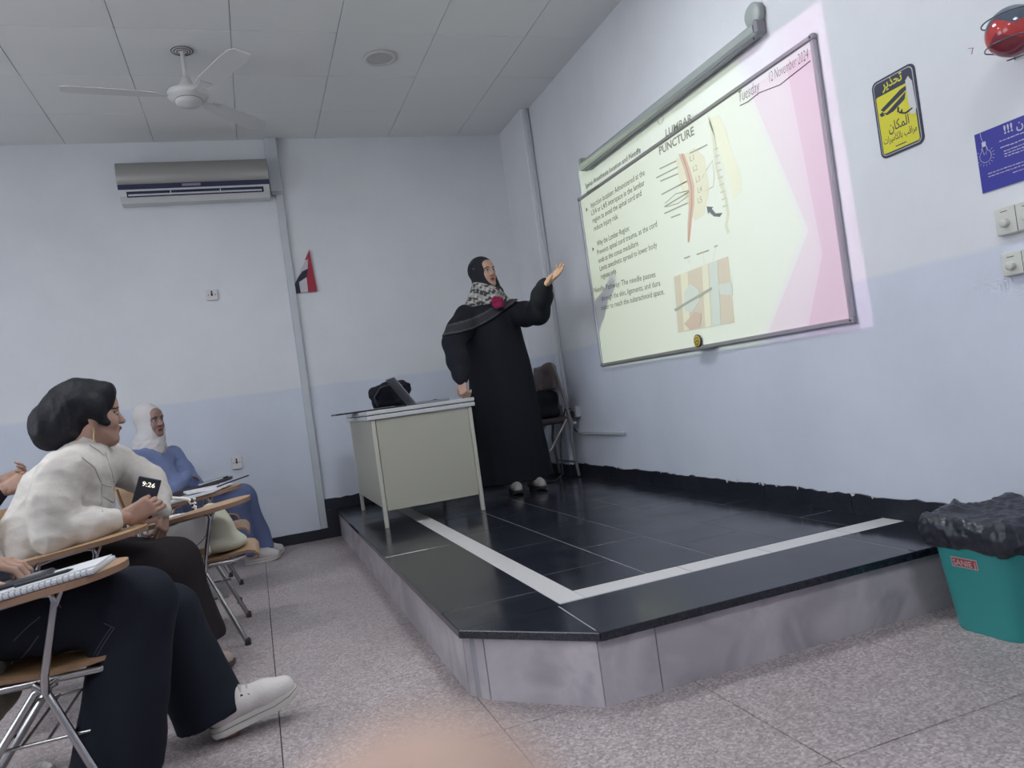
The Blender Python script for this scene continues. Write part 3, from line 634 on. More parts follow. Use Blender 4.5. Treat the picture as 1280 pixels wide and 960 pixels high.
# ---------------------------------------------------------------- things on the back wall
ac = thing('air_conditioner', 'silver split air conditioner with dark blue band high on the back wall', 'air conditioner', (-2.6, 0, 2.76))
p = hit((140, 200), 1, -.2); q = hit((333, 197), 1, -.2); ax0, ax1 = p[0] + .012, q[0] - .005
dz = hit((236, 199), 1, -.19)[2] - .0; z_b = hit((240, 250), 1, -.13)[2]
M_SIL = mat('champagne_silver', (0.36, 0.35, 0.33), .35, metal=.55); M_BAND = mat('dark_blue_band', (0.022, 0.025, 0.07), .25)
H_ = dz - z_b
def prof(name, pts, m, xa, xb, parent):
    P = [(xa, -d, z_b + H_ * t_) for d, t_ in pts]; return MB().prism(P, (xb - xa, 0, 0)).build(name, m, parent)
def strip(name, pts, m, xa, xb, parent, smooth=True):
    k = len(pts); vs = [(xa, -d, z_b + H_ * t_) for d, t_ in pts] + [(xb, -d, z_b + H_ * t_) for d, t_ in pts]
    return MB().add(vs, [(i + 1, i, k + i, k + i + 1) for i in range(k - 1)], 0, smooth).build(name, m, parent)
prof('body', [(.002, .0), (.10, .0), (.155, .14), (.175, .28), (.185, .40), (.19, .7), (.17, .93), (.14, .995), (.002, .995)], M_WHITE, ax0, ax1, ac)
strip('front_panel', [(.186, .405), (.1935, .45), (.199, .55), (.2, .65), (.196, .78), (.186, .89), (.17, .96), (.145, 1.0), (.10, 1.01)], M_SIL, ax0 - .003, ax1 + .003, ac)
strip('dark_band', [(.1795, .285), (.1835, .29), (.1915, .40), (.187, .405)], M_BAND, ax0 - .002, ax1 + .002, ac, False)
MB().box(((ax0 + ax1) / 2 - .03, -.190, z_b + H_ * .345), (.13, .006, .018)).build('display', mat('display_grey', (0.22, 0.2, 0.28), .3), ac)
strip('air_outlet', [(.1535, .11), (.1575, .12), (.1745, .235), (.1725, .24)], M_BAND, ax0 + .05, ax1 - .045, ac, False)
MB().box(((ax0 + ax1) / 2, -.163, z_b + H_ * .15), (ax1 - ax0 - .12, .02, .004), R=Matrix.Rotation(-.5, 3, 'X')).build('louvre', M_WHITE, ac)
for f_ in (.33, .66):
    MB().box((ax0 + (ax1 - ax0) * f_, -.168, z_b + H_ * .18), (.006, .014, .03), R=Matrix.Rotation(.4, 3, 'X')).build('louvre_clip', M_WHITE, ac)
pd = thing('pipe_trunking', 'pale vertical pipe trunking running down the back wall from the air conditioner', 'trunking', (-2.0, 0, 0))
M_TRUNK = mat('trunking_plastic', (0.47, 0.49, 0.53), .5)
MB().box((-2.012, -.03, (2.78 + ZC - .003) / 2), (.09, .058, ZC - .003 - 2.78), bev=.004).build('wide_duct', M_TRUNK, pd)
MB().box((-1.995, -.016, (2.78 + .085) / 2), (.055, .030, 2.78 - .085), bev=.004).build('narrow_duct', M_TRUNK, pd)
MB().box((-2.005, -.02, 2.775), (.085, .038, .03), bev=.004).build('joint_cover', M_TRUNK, pd)
def socket(name, label, c, w, h, nrm='y', holes=3):
    o = thing(name, label, 'socket', c); c = V(*c)
    if nrm == 'y':
        MB().box((c.x, -.009, c.z + h / 2), (w, .018, h), bev=.003).build('plate', mat('socket_white', (0.62, 0.58, 0.60), .4), o)
        for dx, dzz, sw, sh in ((0, .022, .012, .016), (0, .002, .016, .02), (-w * .3, 0, .007, .007), (w * .3, 0, .007, .007)):
            MB().box((c.x + dx, -.0186, c.z + h / 2 + dzz), (sw, .001, sh)).build('hole', M_DARK, o)
    return o
p = hit((265, 369), 1, 0); socket('wall_socket', 'white square socket plate on the back wall below the air conditioner', (p[0], 0, p[2] - .04), .085, .08)
p = hit((296, 578), 1, 0); socket('wall_socket', 'white socket plate low on the back wall behind the writing tablets', (p[0], 0, p[2] - .05), .075, .10)
fg = thing('flag', 'small red white and black flag hanging folded beside the trunking', 'flag', hit((387, 315), 1, -.01))
def fpoly(name, pts, m, d, th=.0025):
    P = [hit(p, 1, -d) for p in pts]; return MB().prism(P, (0, -th, 0)).build(name, m, fg)
M_FR = mat('flag_red', (0.33, 0.03, 0.055), .8); M_FW = mat('flag_white', (0.50, 0.46, 0.50), .8); M_FK = mat('flag_black', (0.02, 0.025, 0.045), .8)
Zf = lambda x, y: (220 + x / 6.4, 280 + y / 6.4)
fpoly('white_stripe', [Zf(*p) for p in ((1055, 240), (1035, 290), (1000, 360), (975, 430), (1050, 380), (1058, 290))], M_FW, .006)
fpoly('black_stripe', [Zf(*p) for p in ((1055, 358), (1010, 380), (975, 430), (945, 490), (930, 525), (942, 562), (998, 550), (985, 470), (1045, 430))], M_FK, .010)
fpoly('white_stripe', [Zf(*p) for p in ((985, 465), (1045, 425), (1058, 545), (998, 550))], M_FW, .012)
fpoly('red_stripe', [Zf(*p) for p in ((1066, 205), (1030, 290), (1058, 280), (1056, 350), (1045, 430), (1058, 546), (1128, 540), (1125, 505), (1095, 360))], M_FR, .015)
MB().tube([hit(Zf(1066, 205), 1, 0), hit(Zf(1066, 210), 1, -.016)], .002, 6).build('pin', M_CHROME, fg)

# ---------------------------------------------------------------- ceiling fan and round downlight
fx, fy = -2.534, -1.515
cf = thing('ceiling_fan', 'white three-blade ceiling fan with a dark ring at its ceiling mount', 'ceiling fan', (fx, fy, ZC))
M_FAN = mat('fan_enamel', (0.58, 0.57, 0.57), .35)
MB().lathe([(0, -.012), (.03, -.012), (.065, -.004), (.066, 0.0), (0, 0.0)], (fx, fy, ZC - .001), 30).build('mount_plate', M_FAN, cf)
for rr_ in (.03, .045, .06): MB().tube([(fx + rr_ * math.cos(a), fy + rr_ * math.sin(a), ZC - .011 + (rr_ - .03) * .2) for a in np.linspace(0, 2 * math.pi, 30)[:-1]], .0035, 6, closed=True).build('mount_ring', M_DARK, cf)
MB().tube([(fx, fy, ZC - .01), (fx, fy, 3.03)], .013).build('rod', M_FAN, cf)
MB().lathe([(.014, 3.055), (.022, 3.05), (.032, 3.02), (.055, 2.985), (.062, 2.975)], (fx, fy, 0), 32).build('bell_cover', M_FAN, cf)
MB().lathe([(.03, 2.978), (.085, 2.975), (.112, 2.962), (.117, 2.945), (.108, 2.925), (.075, 2.915), (.073, 2.898), (.06, 2.885), (0, 2.882)], (fx, fy, 0), 40).build('motor_housing', M_FAN, cf)
MB().tube([(fx + .0755 * math.cos(a), fy + .0755 * math.sin(a), 2.9135) for a in np.linspace(0, 2 * math.pi, 40)[:-1]], .0022, 6, closed=True).build('housing_seam', mat('brass_seam', (0.25, 0.2, 0.13), .4), cf)
for ang in (50.5, -61.5, 189.5):
    a = math.radians(ang); ca, sa = math.cos(a), math.sin(a); tw = -.13; pts = []
    outl = [(.17, .038), (.25, .055), (.40, .062), (.55, .066), (.62, .064), (.655, .045)]
    outl = outl + [(r_2, -w) for r_2, w in outl[::-1]]
    P = [(fx + r_2 * ca - w * sa, fy + r_2 * sa + w * ca, 2.936 + w * tw) for r_2, w in outl]
    bl = MB().prism(P, (0, 0, .004)).build('blade', M_FAN, cf)
    P = [(fx + r_2 * ca - w * sa, fy + r_2 * sa + w * ca, 2.932 + w * tw) for r_2, w in ((.09, .02), (.17, .022), (.23, .035), (.23, -.035), (.17, -.022), (.09, -.02))]
    MB().prism(P, (0, 0, .0035)).build('blade_iron', M_FAN, bl)
p = hit((475, 72), 2, ZC)
dl = thing('downlight', 'round flush ceiling downlight, switched off, beyond the fan', 'ceiling light', (p[0], p[1], ZC))
MB().lathe([(.085, -.001), (.108, -.001), (.11, -.008), (.085, -.012), (.082, -.006)], (p[0], p[1], ZC), 40).build('rim', M_FAN, dl)
MB().lathe([(0, -.005), (.084, -.005)], (p[0], p[1], ZC), 40).build('diffuser', mat('frosted_off', (0.45, 0.44, 0.44), .5), dl)

# ---------------------------------------------------------------- corner: socket, plug, cable, small trunking
so = thing('corner_socket', 'double socket with black plug on the side wall next to the corner pillar', 'socket', (0, -.74, .68))
MB().box((-.02, -.74, .73), (.04, .085, .085), bev=.004).build('box', mat('socket_grey', (0.42, 0.43, 0.47), .4), so)
MB().box((-.056, -.735, .715), (.034, .045, .05), bev=.01).build('plug', M_DARK, so)
MB().tube([(-.06, -.735, .70), (-.065, -.74, .65), (-.055, -.73, .60), (-.03, -.72, .57)], .006, 8).build('plug_lead', M_DARK, so)
MB().box((-.05, -.745, .645), (.03, .03, .022), bev=.006).build('adapter', mat('adapter_white', (0.6, 0.58, 0.6), .5), so)
cb = MB().tube([(-.045, -.70, .755), (-.08, -.67, .76), (-.10, -.66, .70), (-.13, -.67, .60), (-.17, -.70, .52), (-.2, -.74, .40), (-.22, -.78, .27), (-.3, -.8, HP + .007), (-.5, -.72, HP + .007)], .006, 8).build('power_cable', M_DARK)
tag(cb, 'black power cable dropping from the corner socket to the platform', 'cable')
tk = thing('floor_trunking', 'short grey horizontal cable trunking low on the side wall by the corner', 'trunking', (0, -1.1, .55))
MB().box((-.009, -1.11, .56), (.016, .80, .026), bev=.003).build('base', M_TRUNK, tk); MB().box((-.018, -1.11, .56), (.004, .80, .018)).build('lid', M_TRUNK, tk)
pc = thing('pillar_trunking', 'narrow pale vertical trunking along the edge of the corner pillar', 'trunking', (-.02, PY, .3))
MB().box((-.022, PY - .009, (.315 + ZC - .004) / 2), (.026, .016, ZC - .004 - .315), bev=.003).build('duct', M_TRUNK, pc)

mk = thing('wall_scribble', 'tiny reddish pen cross scribbled on the wall beside the fire ball', 'scribble', rw(1215, 62, -.001))
M_PENR = mat('red_pen', (.30, .10, .12), .7)
for a_, b_ in (((1210, 60.5), (1217, 60)), ((1216, 60), (1214.5, 68))): MB().tube([rw(*a_, -.0012), rw(*b_, -.0012)], .0009, 6).build('pen_stroke', M_PENR, mk)

# ---------------------------------------------------------------- soft shapes: distance fields turned into meshes
def unit(v):
    v = np.asarray(v, float); return v / np.linalg.norm(v)
class Soft:
    def __init__(s, h=0.008): s.h = h; s.ops = []
    def _add(s, lo, hi, fn, k, op): s.ops.append((np.asarray(lo, float), np.asarray(hi, float), fn, k, op)); return s
    def cone(s, a, b, ra, rb=None, k=0.02, op='u', sc=None):
        """tapered capsule; sc = (axis, factor) flattens it along an axis through a"""
        a = np.asarray(a, float); b = np.asarray(b, float); rb = ra if rb is None else rb; R = max(ra, rb) + k + 3 * s.h
        if sc is not None:
            n = unit(sc[0]); f = sc[1]; R *= max(1, 1 / f)
        lo = np.minimum(a, b) - R; hi = np.maximum(a, b) + R; d = b - a; dd = float(d @ d) + 1e-12
        def fn(X, Y, Z):
            px, py, pz = X - a[0], Y - a[1], Z - a[2]; e = d
            if sc is not None:
                q = (px * n[0] + py * n[1] + pz * n[2]) * (f - 1); px = px + q * n[0]; py = py + q * n[1]; pz = pz + q * n[2]
                e = d + n * ((d @ n) * (f - 1))
            ee = float(e @ e) + 1e-12
            t = np.clip((px * e[0] + py * e[1] + pz * e[2]) / ee, 0, 1)
            return np.sqrt((px - t * e[0]) ** 2 + (py - t * e[1]) ** 2 + (pz - t * e[2]) ** 2) - (ra + (rb - ra) * t)
        return s._add(lo, hi, fn, k, op)
    def chain(s, pts, rs, k=0.02, sc=None):
        for i in range(len(pts) - 1): s.cone(pts[i], pts[i + 1], rs[i], rs[i + 1], k, 'u', sc)
        return s
    def ell(s, c, r, k=0.02, op='u', M=None):
        c = np.asarray(c, float); r = np.asarray(r, float); R = r.max() + k + 3 * s.h
        def fn(X, Y, Z):
            p = [X - c[0], Y - c[1], Z - c[2]]
            if M is not None: p = [M[i][0] * p[0] + M[i][1] * p[1] + M[i][2] * p[2] for i in range(3)]
            return (np.sqrt((p[0] / r[0]) ** 2 + (p[1] / r[1]) ** 2 + (p[2] / r[2]) ** 2) - 1) * r.min()
        return s._add(c - R, c + R, fn, k, op)
    def box(s, c, hsz, rad=0.01, k=0.01, op='u', M=None):
        c = np.asarray(c, float); hs = np.asarray(hsz, float); R = np.linalg.norm(hs) + k + 3 * s.h
        def fn(X, Y, Z):
            p = [X - c[0], Y - c[1], Z - c[2]]
            if M is not None: p = [M[i][0] * p[0] + M[i][1] * p[1] + M[i][2] * p[2] for i in range(3)]
            q = [np.abs(p[i]) - (hs[i] - rad) for i in range(3)]
            o = np.sqrt(np.maximum(q[0], 0) ** 2 + np.maximum(q[1], 0) ** 2 + np.maximum(q[2], 0) ** 2)
            return o + np.minimum(np.maximum(np.maximum(q[0], q[1]), q[2]), 0) - rad
        return s._add(c - R, c + R, fn, k, op)
    def loft(s, rows, folds=(), k=0.03, op='u', pad=0.0):
        A = np.array(rows, float); A = A[np.argsort(A[:, 0])]; m = A[:, 3:5].max() * 1.25 + k + .02
        lo = [A[:, 1].min() - m, A[:, 2].min() - m, A[0, 0] - k - .03]; hi = [A[:, 1].max() + m, A[:, 2].max() + m, A[-1, 0] + k + .03]
        def fn(X, Y, Z):
            g = lambda j: np.interp(Z, A[:, 0], A[:, j])
            cx, cy, rx, ry = g(1), g(2), g(3) + pad, g(4) + pad
            th = np.arctan2((Y - cy) / ry, (X - cx) / rx); f = 0
            for n, amp, ph, z0, z1 in folds: f = f + amp * np.clip((z1 - Z) / (z1 - z0), 0, 1) * np.cos(n * th + ph + .8 * np.sin(3 * Z + n))
            d = (np.sqrt(((X - cx) / rx) ** 2 + ((Y - cy) / ry) ** 2) - 1 - f) * np.minimum(rx, ry)
            return np.maximum(d, np.maximum(A[0, 0] - Z, Z - A[-1, 0]))
        return s._add(lo, hi, fn, k, op)
    def half(s, fn): return s._add([-1e9] * 3, [1e9] * 3, fn, 0.004, 'i')
    def mesh(s):
        lo = np.min([o[0] for o in s.ops if o[4] == 'u'], 0); hi = np.max([o[1] for o in s.ops if o[4] == 'u'], 0)
        n = np.ceil((hi - lo) / s.h).astype(int) + 2; h = s.h
        F = np.full(n, 0.5, np.float32); ax = [(lo[i] + h * np.arange(n[i])).astype(np.float32) for i in range(3)]
        for l, u, fn, k, op in s.ops:
            i0 = np.clip(np.floor((l - lo) / h).astype(int), 0, n); i1 = np.clip(np.ceil((u - lo) / h).astype(int) + 1, 0, n)
            if (i1 <= i0).any(): continue
            sl_ = tuple(slice(a, b) for a, b in zip(i0, i1))
            d = fn(ax[0][sl_[0]][:, None, None], ax[1][sl_[1]][None, :, None], ax[2][sl_[2]][None, None, :]); f = F[sl_]
            if op == 'u': e = np.maximum(k - np.abs(f - d), 0); F[sl_] = np.minimum(f, d) - e * e / (4 * k)
            elif op == 's': e = np.maximum(k - np.abs(f + d), 0); F[sl_] = np.maximum(f, -d) + e * e / (4 * k)
            else: e = np.maximum(k - np.abs(f - d), 0); F[sl_] = np.maximum(f, d) + e * e / (4 * k)
        for a in range(3):
            s0 = [slice(None)] * 3; s0[a] = 0; F[tuple(s0)] = .5; s0[a] = -1; F[tuple(s0)] = .5
        return nets(F, lo, h)
def nets(F, lo, h):
    I = F < 0; c = [slice(0, -1), slice(1, None)]
    cnt = np.zeros(tuple(x - 1 for x in F.shape), np.int8)
    for a in (0, 1):
        for b in (0, 1):
            for d in (0, 1): cnt += I[c[a], c[b], c[d]]
    act = np.argwhere((cnt > 0) & (cnt < 8)); idx = -np.ones(cnt.shape, np.int64); idx[tuple(act.T)] = np.arange(len(act))
    cor = np.array([(a, b, d) for a in (0, 1) for b in (0, 1) for d in (0, 1)])
    val = np.stack([F[tuple((act + q).T)] for q in cor], 1).astype(float)
    P = np.zeros((len(act), 3)); W = np.zeros(len(act))
    for i in range(8):
        for j in range(i + 1, 8):
            if np.abs(cor[i] - cor[j]).sum() != 1: continue
            m = (val[:, i] < 0) != (val[:, j] < 0); t = val[m, i] / (val[m, i] - val[m, j])
            P[m] += cor[i] + (cor[j] - cor[i]) * t[:, None]; W[m] += 1
    Vv = lo + h * (act + P / W[:, None]); faces = []
    for a in range(3):
        s0 = [slice(None)] * 3; s1 = [slice(None)] * 3; s0[a] = slice(0, -1); s1[a] = slice(1, None)
        A, B = I[tuple(s0)], I[tuple(s1)]; u, v = (a + 1) % 3, (a + 2) % 3
        for flag in (0, 1):
            E = np.argwhere((A & ~B) if flag == 0 else (~A & B))
            if len(E) == 0: continue
            q = []
            for du, dv in ((-1, -1), (0, -1), (0, 0), (-1, 0)):
                e = E.copy(); e[:, u] += du; e[:, v] += dv; q.append(idx[tuple(e.T)])
            q = np.stack(q, 1); q = q if flag == 0 else q[:, ::-1]; faces.append(q[(q >= 0).all(1)])
    return Vv, np.concatenate(faces)
def normals(Vv, Fc):
    n = np.zeros_like(Vv); f = np.cross(Vv[Fc[:, 2]] - Vv[Fc[:, 0]], Vv[Fc[:, 3]] - Vv[Fc[:, 1]])
    for i in range(4): np.add.at(n, Fc[:, i], f)
    return n / (np.linalg.norm(n, axis=1)[:, None] + 1e-12)
def wrinkle(Vv, Fc, amp, freq, seed, stretch=(1, 1, 1), n=7, sharp=False):
    r = np.random.RandomState(seed); nn = normals(Vv, Fc); f = 0
    for i in range(n):
        d = r.randn(3) * np.array(stretch); d = d / np.linalg.norm(d) * freq * r.uniform(.6, 1.8)
        w = np.sin(Vv @ d + r.uniform(0, 6.28) + 1.3 * np.sin(Vv @ (r.randn(3) * freq * .35)))
        f = f + (1 - 2 * np.abs(w) if sharp else w) / n
    return Vv + nn * (amp * f)[:, None]
def noise_val(Vv, freq, seed, n=8):
    r = np.random.RandomState(seed); f = 0
    for i in range(n): f = f + np.sin(Vv @ (r.randn(3) * freq) + r.uniform(0, 6.28)) / math.sqrt(n)
    return f
def soft_obj(name, parts, m, parent, smooth=True):
    """parts: list of (V, F, colour or None); joined into one mesh object"""
    vs = []; fs = []; cs = []; o = 0
    for Vv, Fc, C in parts:
        vs.append(Vv); fs.append(Fc + o); o += len(Vv)
        cs.append(np.tile(np.array(C, float), (len(Vv), 1)) if np.ndim(C) == 1 else C)
    Vv = np.concatenate(vs).astype(np.float32); Fc = np.concatenate(fs).astype(np.int32); C = np.concatenate(cs)
    me = bpy.data.meshes.new(name); me.vertices.add(len(Vv)); me.vertices.foreach_set('co', Vv.ravel())
    me.loops.add(Fc.size); me.loops.foreach_set('vertex_index', Fc.ravel()); me.polygons.add(len(Fc))
    me.polygons.foreach_set('loop_start', np.arange(0, Fc.size, 4, dtype=np.int32)); me.polygons.foreach_set('loop_total', np.full(len(Fc), 4, np.int32))
    me.update(calc_edges=True); me.polygons.foreach_set('use_smooth', np.full(len(Fc), smooth, bool))
    at = me.attributes.new('Col', 'FLOAT_COLOR', 'POINT'); at.data.foreach_set('color', np.concatenate([C[:, :3], np.ones((len(C), 1))], 1).astype(np.float32).ravel())
    me.materials.append(m); me.validate(); me.update()
    return link(name, me, parent)
M_SKIN = mat('skin', (.4, .25, .2), .5, attr=True, spec=.35); M_FAB = mat('woven_fabric', (.5, .5, .5), .85, attr=True, spec=.2, bump=.15, bscale=260)
M_SATIN = mat('satin_fabric', (.5, .5, .5), .42, attr=True, spec=.35)
SKIN = np.array([.40, .245, .19])

def frame(fwd, up=(0, 0, 1)):
    f = unit(fwd); r = unit(np.cross(f, up)); u = np.cross(r, f); return np.stack([r, f, u], 1)   # columns: right, forward, up
def head(center, fwd, up=(0, 0, 1), sc=1.0, skin=SKIN, mouth_open=0.0, h=.0027, ears=False):
    S = Soft(h)
    S.ell((0, -.012, .034), (.072, .090, .086), .02).ell((0, .024, -.035), (.055, .062, .082), .03).ell((0, .058, -.098), (.022, .022, .02), .03)
    for x in (-1, 1):
        S.ell((x * .036, .056, -.03), (.024, .026, .03), .025).cone((x * .05, -.005, -.05), (x * .022, .058, -.095), .022, .018, .03)
        if ears: S.ell((x * .074, -.008, -.008), (.010, .020, .032), .008)
    S.cone((-.034, .078, .024), (.034, .078, .024), .012, None, .018).ell((0, .07, .055), (.045, .022, .03), .025)
    for x in (-1, 1): S.ell((x * .031, .100, .006), (.019, .016, .0135), .012, 's')
    for x in (-1, 1): S.ell((x * .031, .0755, .006), (.0145, .0135, .0125), .003)
    S.cone((0, .084, .014), (0, .104, -.026), .0085, .0125, .012).ell((.011, .095, -.030), (.0095, .011, .008), .006).ell((-.011, .095, -.030), (.0095, .011, .008), .006)
    S.cone((-.017, .083, -.056), (0, .0915, -.054), .0055, .0075, .007).cone((.017, .083, -.056), (0, .0915, -.054), .0055, .0075, .007)
    g = .003 + mouth_open
    S.cone((-.014, .082, -.064 - g), (.014, .082, -.064 - g), .0075, None, .007)
    if mouth_open: S.ell((0, .094, -.0625), (.014, .010, .0045), .003, 's')
    S.cone((0, -.018, -.06), (0, -.035, -.19), .052, .055, .03)
    Vv, Fc = S.mesh(); C = np.tile(np.asarray(skin, float), (len(Vv), 1)); x, y, z = np.abs(Vv[:, 0]), Vv[:, 1], Vv[:, 2]
    C *= (1 + .05 * noise_val(Vv, 60, 5))[:, None]
    front = y > .06
    lip = front & (((x / .021) ** 2 + ((z + .0595 + g / 2) / (.0125 + g)) ** 2) < 1); C[lip] = np.array(skin) * (.85, .48, .52)
    mo = front & (x < .018) & (np.abs(z + .0605 + g * .3) < .0022 + mouth_open); C[mo] = np.array(skin) * .18
    dx = x - .031; eye = front & ((dx / .0155) ** 2 + ((z - .006) / .0060) ** 2 < 1); C[eye] = (.42, .40, .39)
    iris = front & (dx ** 2 + (z - .006) ** 2 < .0062 ** 2) & eye; C[iris] = (.018, .013, .01)
    lash = front & ((dx / .0175) ** 2 + ((z - .007) / .0088) ** 2 < 1) & ~eye & (z > .004); C[lash] = (.03, .02, .018)
    brow = front & (np.abs(z - .0285 + 16 * (x - .030) ** 2) < .0036) & (x > .012) & (x < .054); C[brow] = (.035, .022, .018)
    R = frame(fwd, up)
    return (Vv * sc) @ R.T + np.asarray(center), Fc, C
def to_world(Vv, center, fwd, up=(0, 0, 1), sc=1.0): return (Vv * sc) @ frame(fwd, up).T + np.asarray(center)
def rot_about(v, ax, a):
    ax = unit(ax); v = np.asarray(v, float); return v * math.cos(a) + np.cross(ax, v) * math.sin(a) + ax * (ax @ v) * (1 - math.cos(a))
def hand(wrist, fwd, palm, left, curls=(.3, .35, .4, .45), thumb=(.9, .5), sc=1.0, skin=SKIN, spread=.06, h=.0021, stub=.05):
    """palm = direction the palm faces; left = left hand; curls bend each finger (index first) towards the palm"""
    w = np.asarray(wrist, float); f = unit(fwd); n = unit(np.asarray(palm, float) - f * (f @ np.asarray(palm, float))); s = np.cross(n, f) * (-1 if left else 1)
    # thumb side: for a right hand with the palm down (n=-z) and fingers forward (+y) the thumb points to -x
    S = Soft(h); q = lambda a, b, c: w + (s * a + f * b + n * c) * sc
    kn = [(.027, .086), (.009, .091), (-.009, .087), (-.026, .079)]; ln = [(.040, .025, .021), (.044, .028, .022), (.041, .026, .022), (.032, .02, .019)]
    S.cone(q(0, -stub, 0), q(0, .0, 0), .026 * sc, .025 * sc, .012, sc=(n, 1.25))
    for i, (a, b) in enumerate(kn): S.cone(q(a * .62, .005, 0), q(a, b, 0), .0155 * sc, .0115 * sc, .014)
    S.cone(q(.02, .012, .004), q(.030, .05, .006), .016 * sc, .012 * sc, .014)
    ax = np.cross(f, n)
    for i, (a, b) in enumerate(kn):
        p = q(a, b, 0); d = unit(f + s * spread * (1.5 - i)); r = [.0098, .0088, .0078, .0066] if i < 3 else [.0086, .0077, .0068, .0058]
        for j in range(3):
            d = rot_about(d, np.cross(d, n) if j == 0 else ax_, curls[i] * (1.0, 1.15, .8)[j]) if True else d
            ax_ = np.cross(f, n)
            e = p + d * ln[i][j] * sc; S.cone(p, e, r[j] * sc, r[j + 1] * sc, .004); p = e
    d = unit(f * .55 + s * thumb[0] + n * .25); p = q(.027, .022, .004)
    for j, (l, ra, rb) in enumerate(((.042, .0125, .0105), (.030, .0102, .0092), (.024, .0092, .0072))):
        e = p + d * l * sc; S.cone(p, e, ra * sc, rb * sc, .006); p = e; d = unit(d + f * .35 * thumb[1] - s * .45 * thumb[1] + n * .25 * thumb[1])
    Vv, Fc = S.mesh(); C = np.tile(np.asarray(skin, float), (len(Vv), 1)) * (1 + .06 * noise_val(Vv, 90, 3))[:, None]
    return Vv, Fc, C
def J(px, py, y): return hit((px, py), 1, y)

M_RUB = mat('rubber_tip', (0.03, 0.03, 0.03), .7); M_LACE = mat('lace_cotton', (0.42, 0.39, 0.38), .8); M_GROOVE = mat('sole_groove', (0.22, 0.20, 0.19), .7)
def shoe(name, heel, fwd, pitch, m_up, m_sole, parent, L=.265, label=None, lace=True, slip=False):
    """a shoe standing on its heel point; returns the object; sole, laces are its children"""
    f = unit((fwd[0], fwd[1], 0)); r = np.array([f[1], -f[0], 0]); u = np.array([0, 0, 1.0]); f2 = f * math.cos(pitch) + u * math.sin(pitch); u2 = u * math.cos(pitch) - f * math.sin(pitch)
    T = lambda P: np.asarray(heel) + np.asarray(P)[:, :1] * f2 + np.asarray(P)[:, 1:2] * r + np.asarray(P)[:, 2:3] * u2
    S = Soft(.004); k = L / .265
    S.chain([np.array(p) * k for p in ((.035, 0, .058), (.10, 0, .064), (.17, 0, .056), (.225, 0, .047))], [x * k for x in (.036, .036, .038, .033)], .02, sc=((0, 1, 0), .95))
    if not slip: S.cone(np.array((.045, 0, .06)) * k, np.array((.04, 0, .105)) * k, .036 * k, .037 * k, .02).cone(np.array((.10, 0, .085)) * k, np.array((.165, 0, .07)) * k, .022 * k, .018 * k, .02)
    S.ell(np.array((.045, 0, .14)) * k, np.array((.032, .028, .03)) * k, .008, 's'); S.half(lambda X, Y, Z: .022 * k - Z + 0 * X + 0 * Y)
    Vv, Fc = S.mesh(); o = soft_obj(name, [(T(Vv), Fc, (.5, .5, .5))], m_up, parent)
    if label: o['label'] = label
    out = [(0, .0), (.005, .022), (.03, .034), (.08, .034), (.13, .036), (.18, .043), (.225, .04), (.255, .024), (.266, 0)]
    out = out + [(a, -b) for a, b in out[-2:0:-1]]; n = len(out); lay = []
    for z, g in ((0.0, .985), (.006, 1.01), (.016, 1.015), (.018, .998), (.022, 1.012), (.034, 1.0)):
        lay.append(T(np.array([((a - .13) * g * k + .13 * k, b * g * k, (z + (.02 * max(0, (a - .17) / .1) ** 2 if z < .03 else .004 * max(0, (a - .2) / .06))) * k) for a, b in out])))
    vs = np.concatenate(lay); fs = [(i * n + j, i * n + (j + 1) % n, (i + 1) * n + (j + 1) % n, (i + 1) * n + j) for i in range(5) for j in range(n)]
    mb = MB().add([V(*v) for v in vs], fs, 0, True); mb.add([V(*v) for v in lay[0]], [tuple(range(n))]); mb.add([V(*v) for v in lay[-1]], [tuple(range(n))[::-1]]); 
    so_ = mb.build('sole', m_sole, o)
    if lace: MB().tube([V(*v) for v in (lay[3] + lay[4]) / 2], .0016 * k, 6, closed=True).build('sole_groove', M_GROOVE, so_)
    if lace:
        for i in range(4):
            x = (.105 + .018 * i) * k; z = (.109 - .0075 * i) * k
            P = T(np.array([(x, -.026 * k, z - .016 * k), (x + .004, -.014 * k, z - .002), (x + .006, 0, z + .001), (x + .004, .014 * k, z - .002), (x, .026 * k, z - .016 * k)]))
            MB().tube([V(*p) for p in P], .0042 * k, 6).build('lace', M_LACE, o)
            for sg in (-1, 1):
                e0 = T(np.array([(x, sg * .029 * k, z - .019 * k), (x, sg * .0335 * k, z - .018 * k)])); MB().tube([V(*p) for p in e0], .0042 * k, 8).build('eyelet', M_RUB, o)
    return o

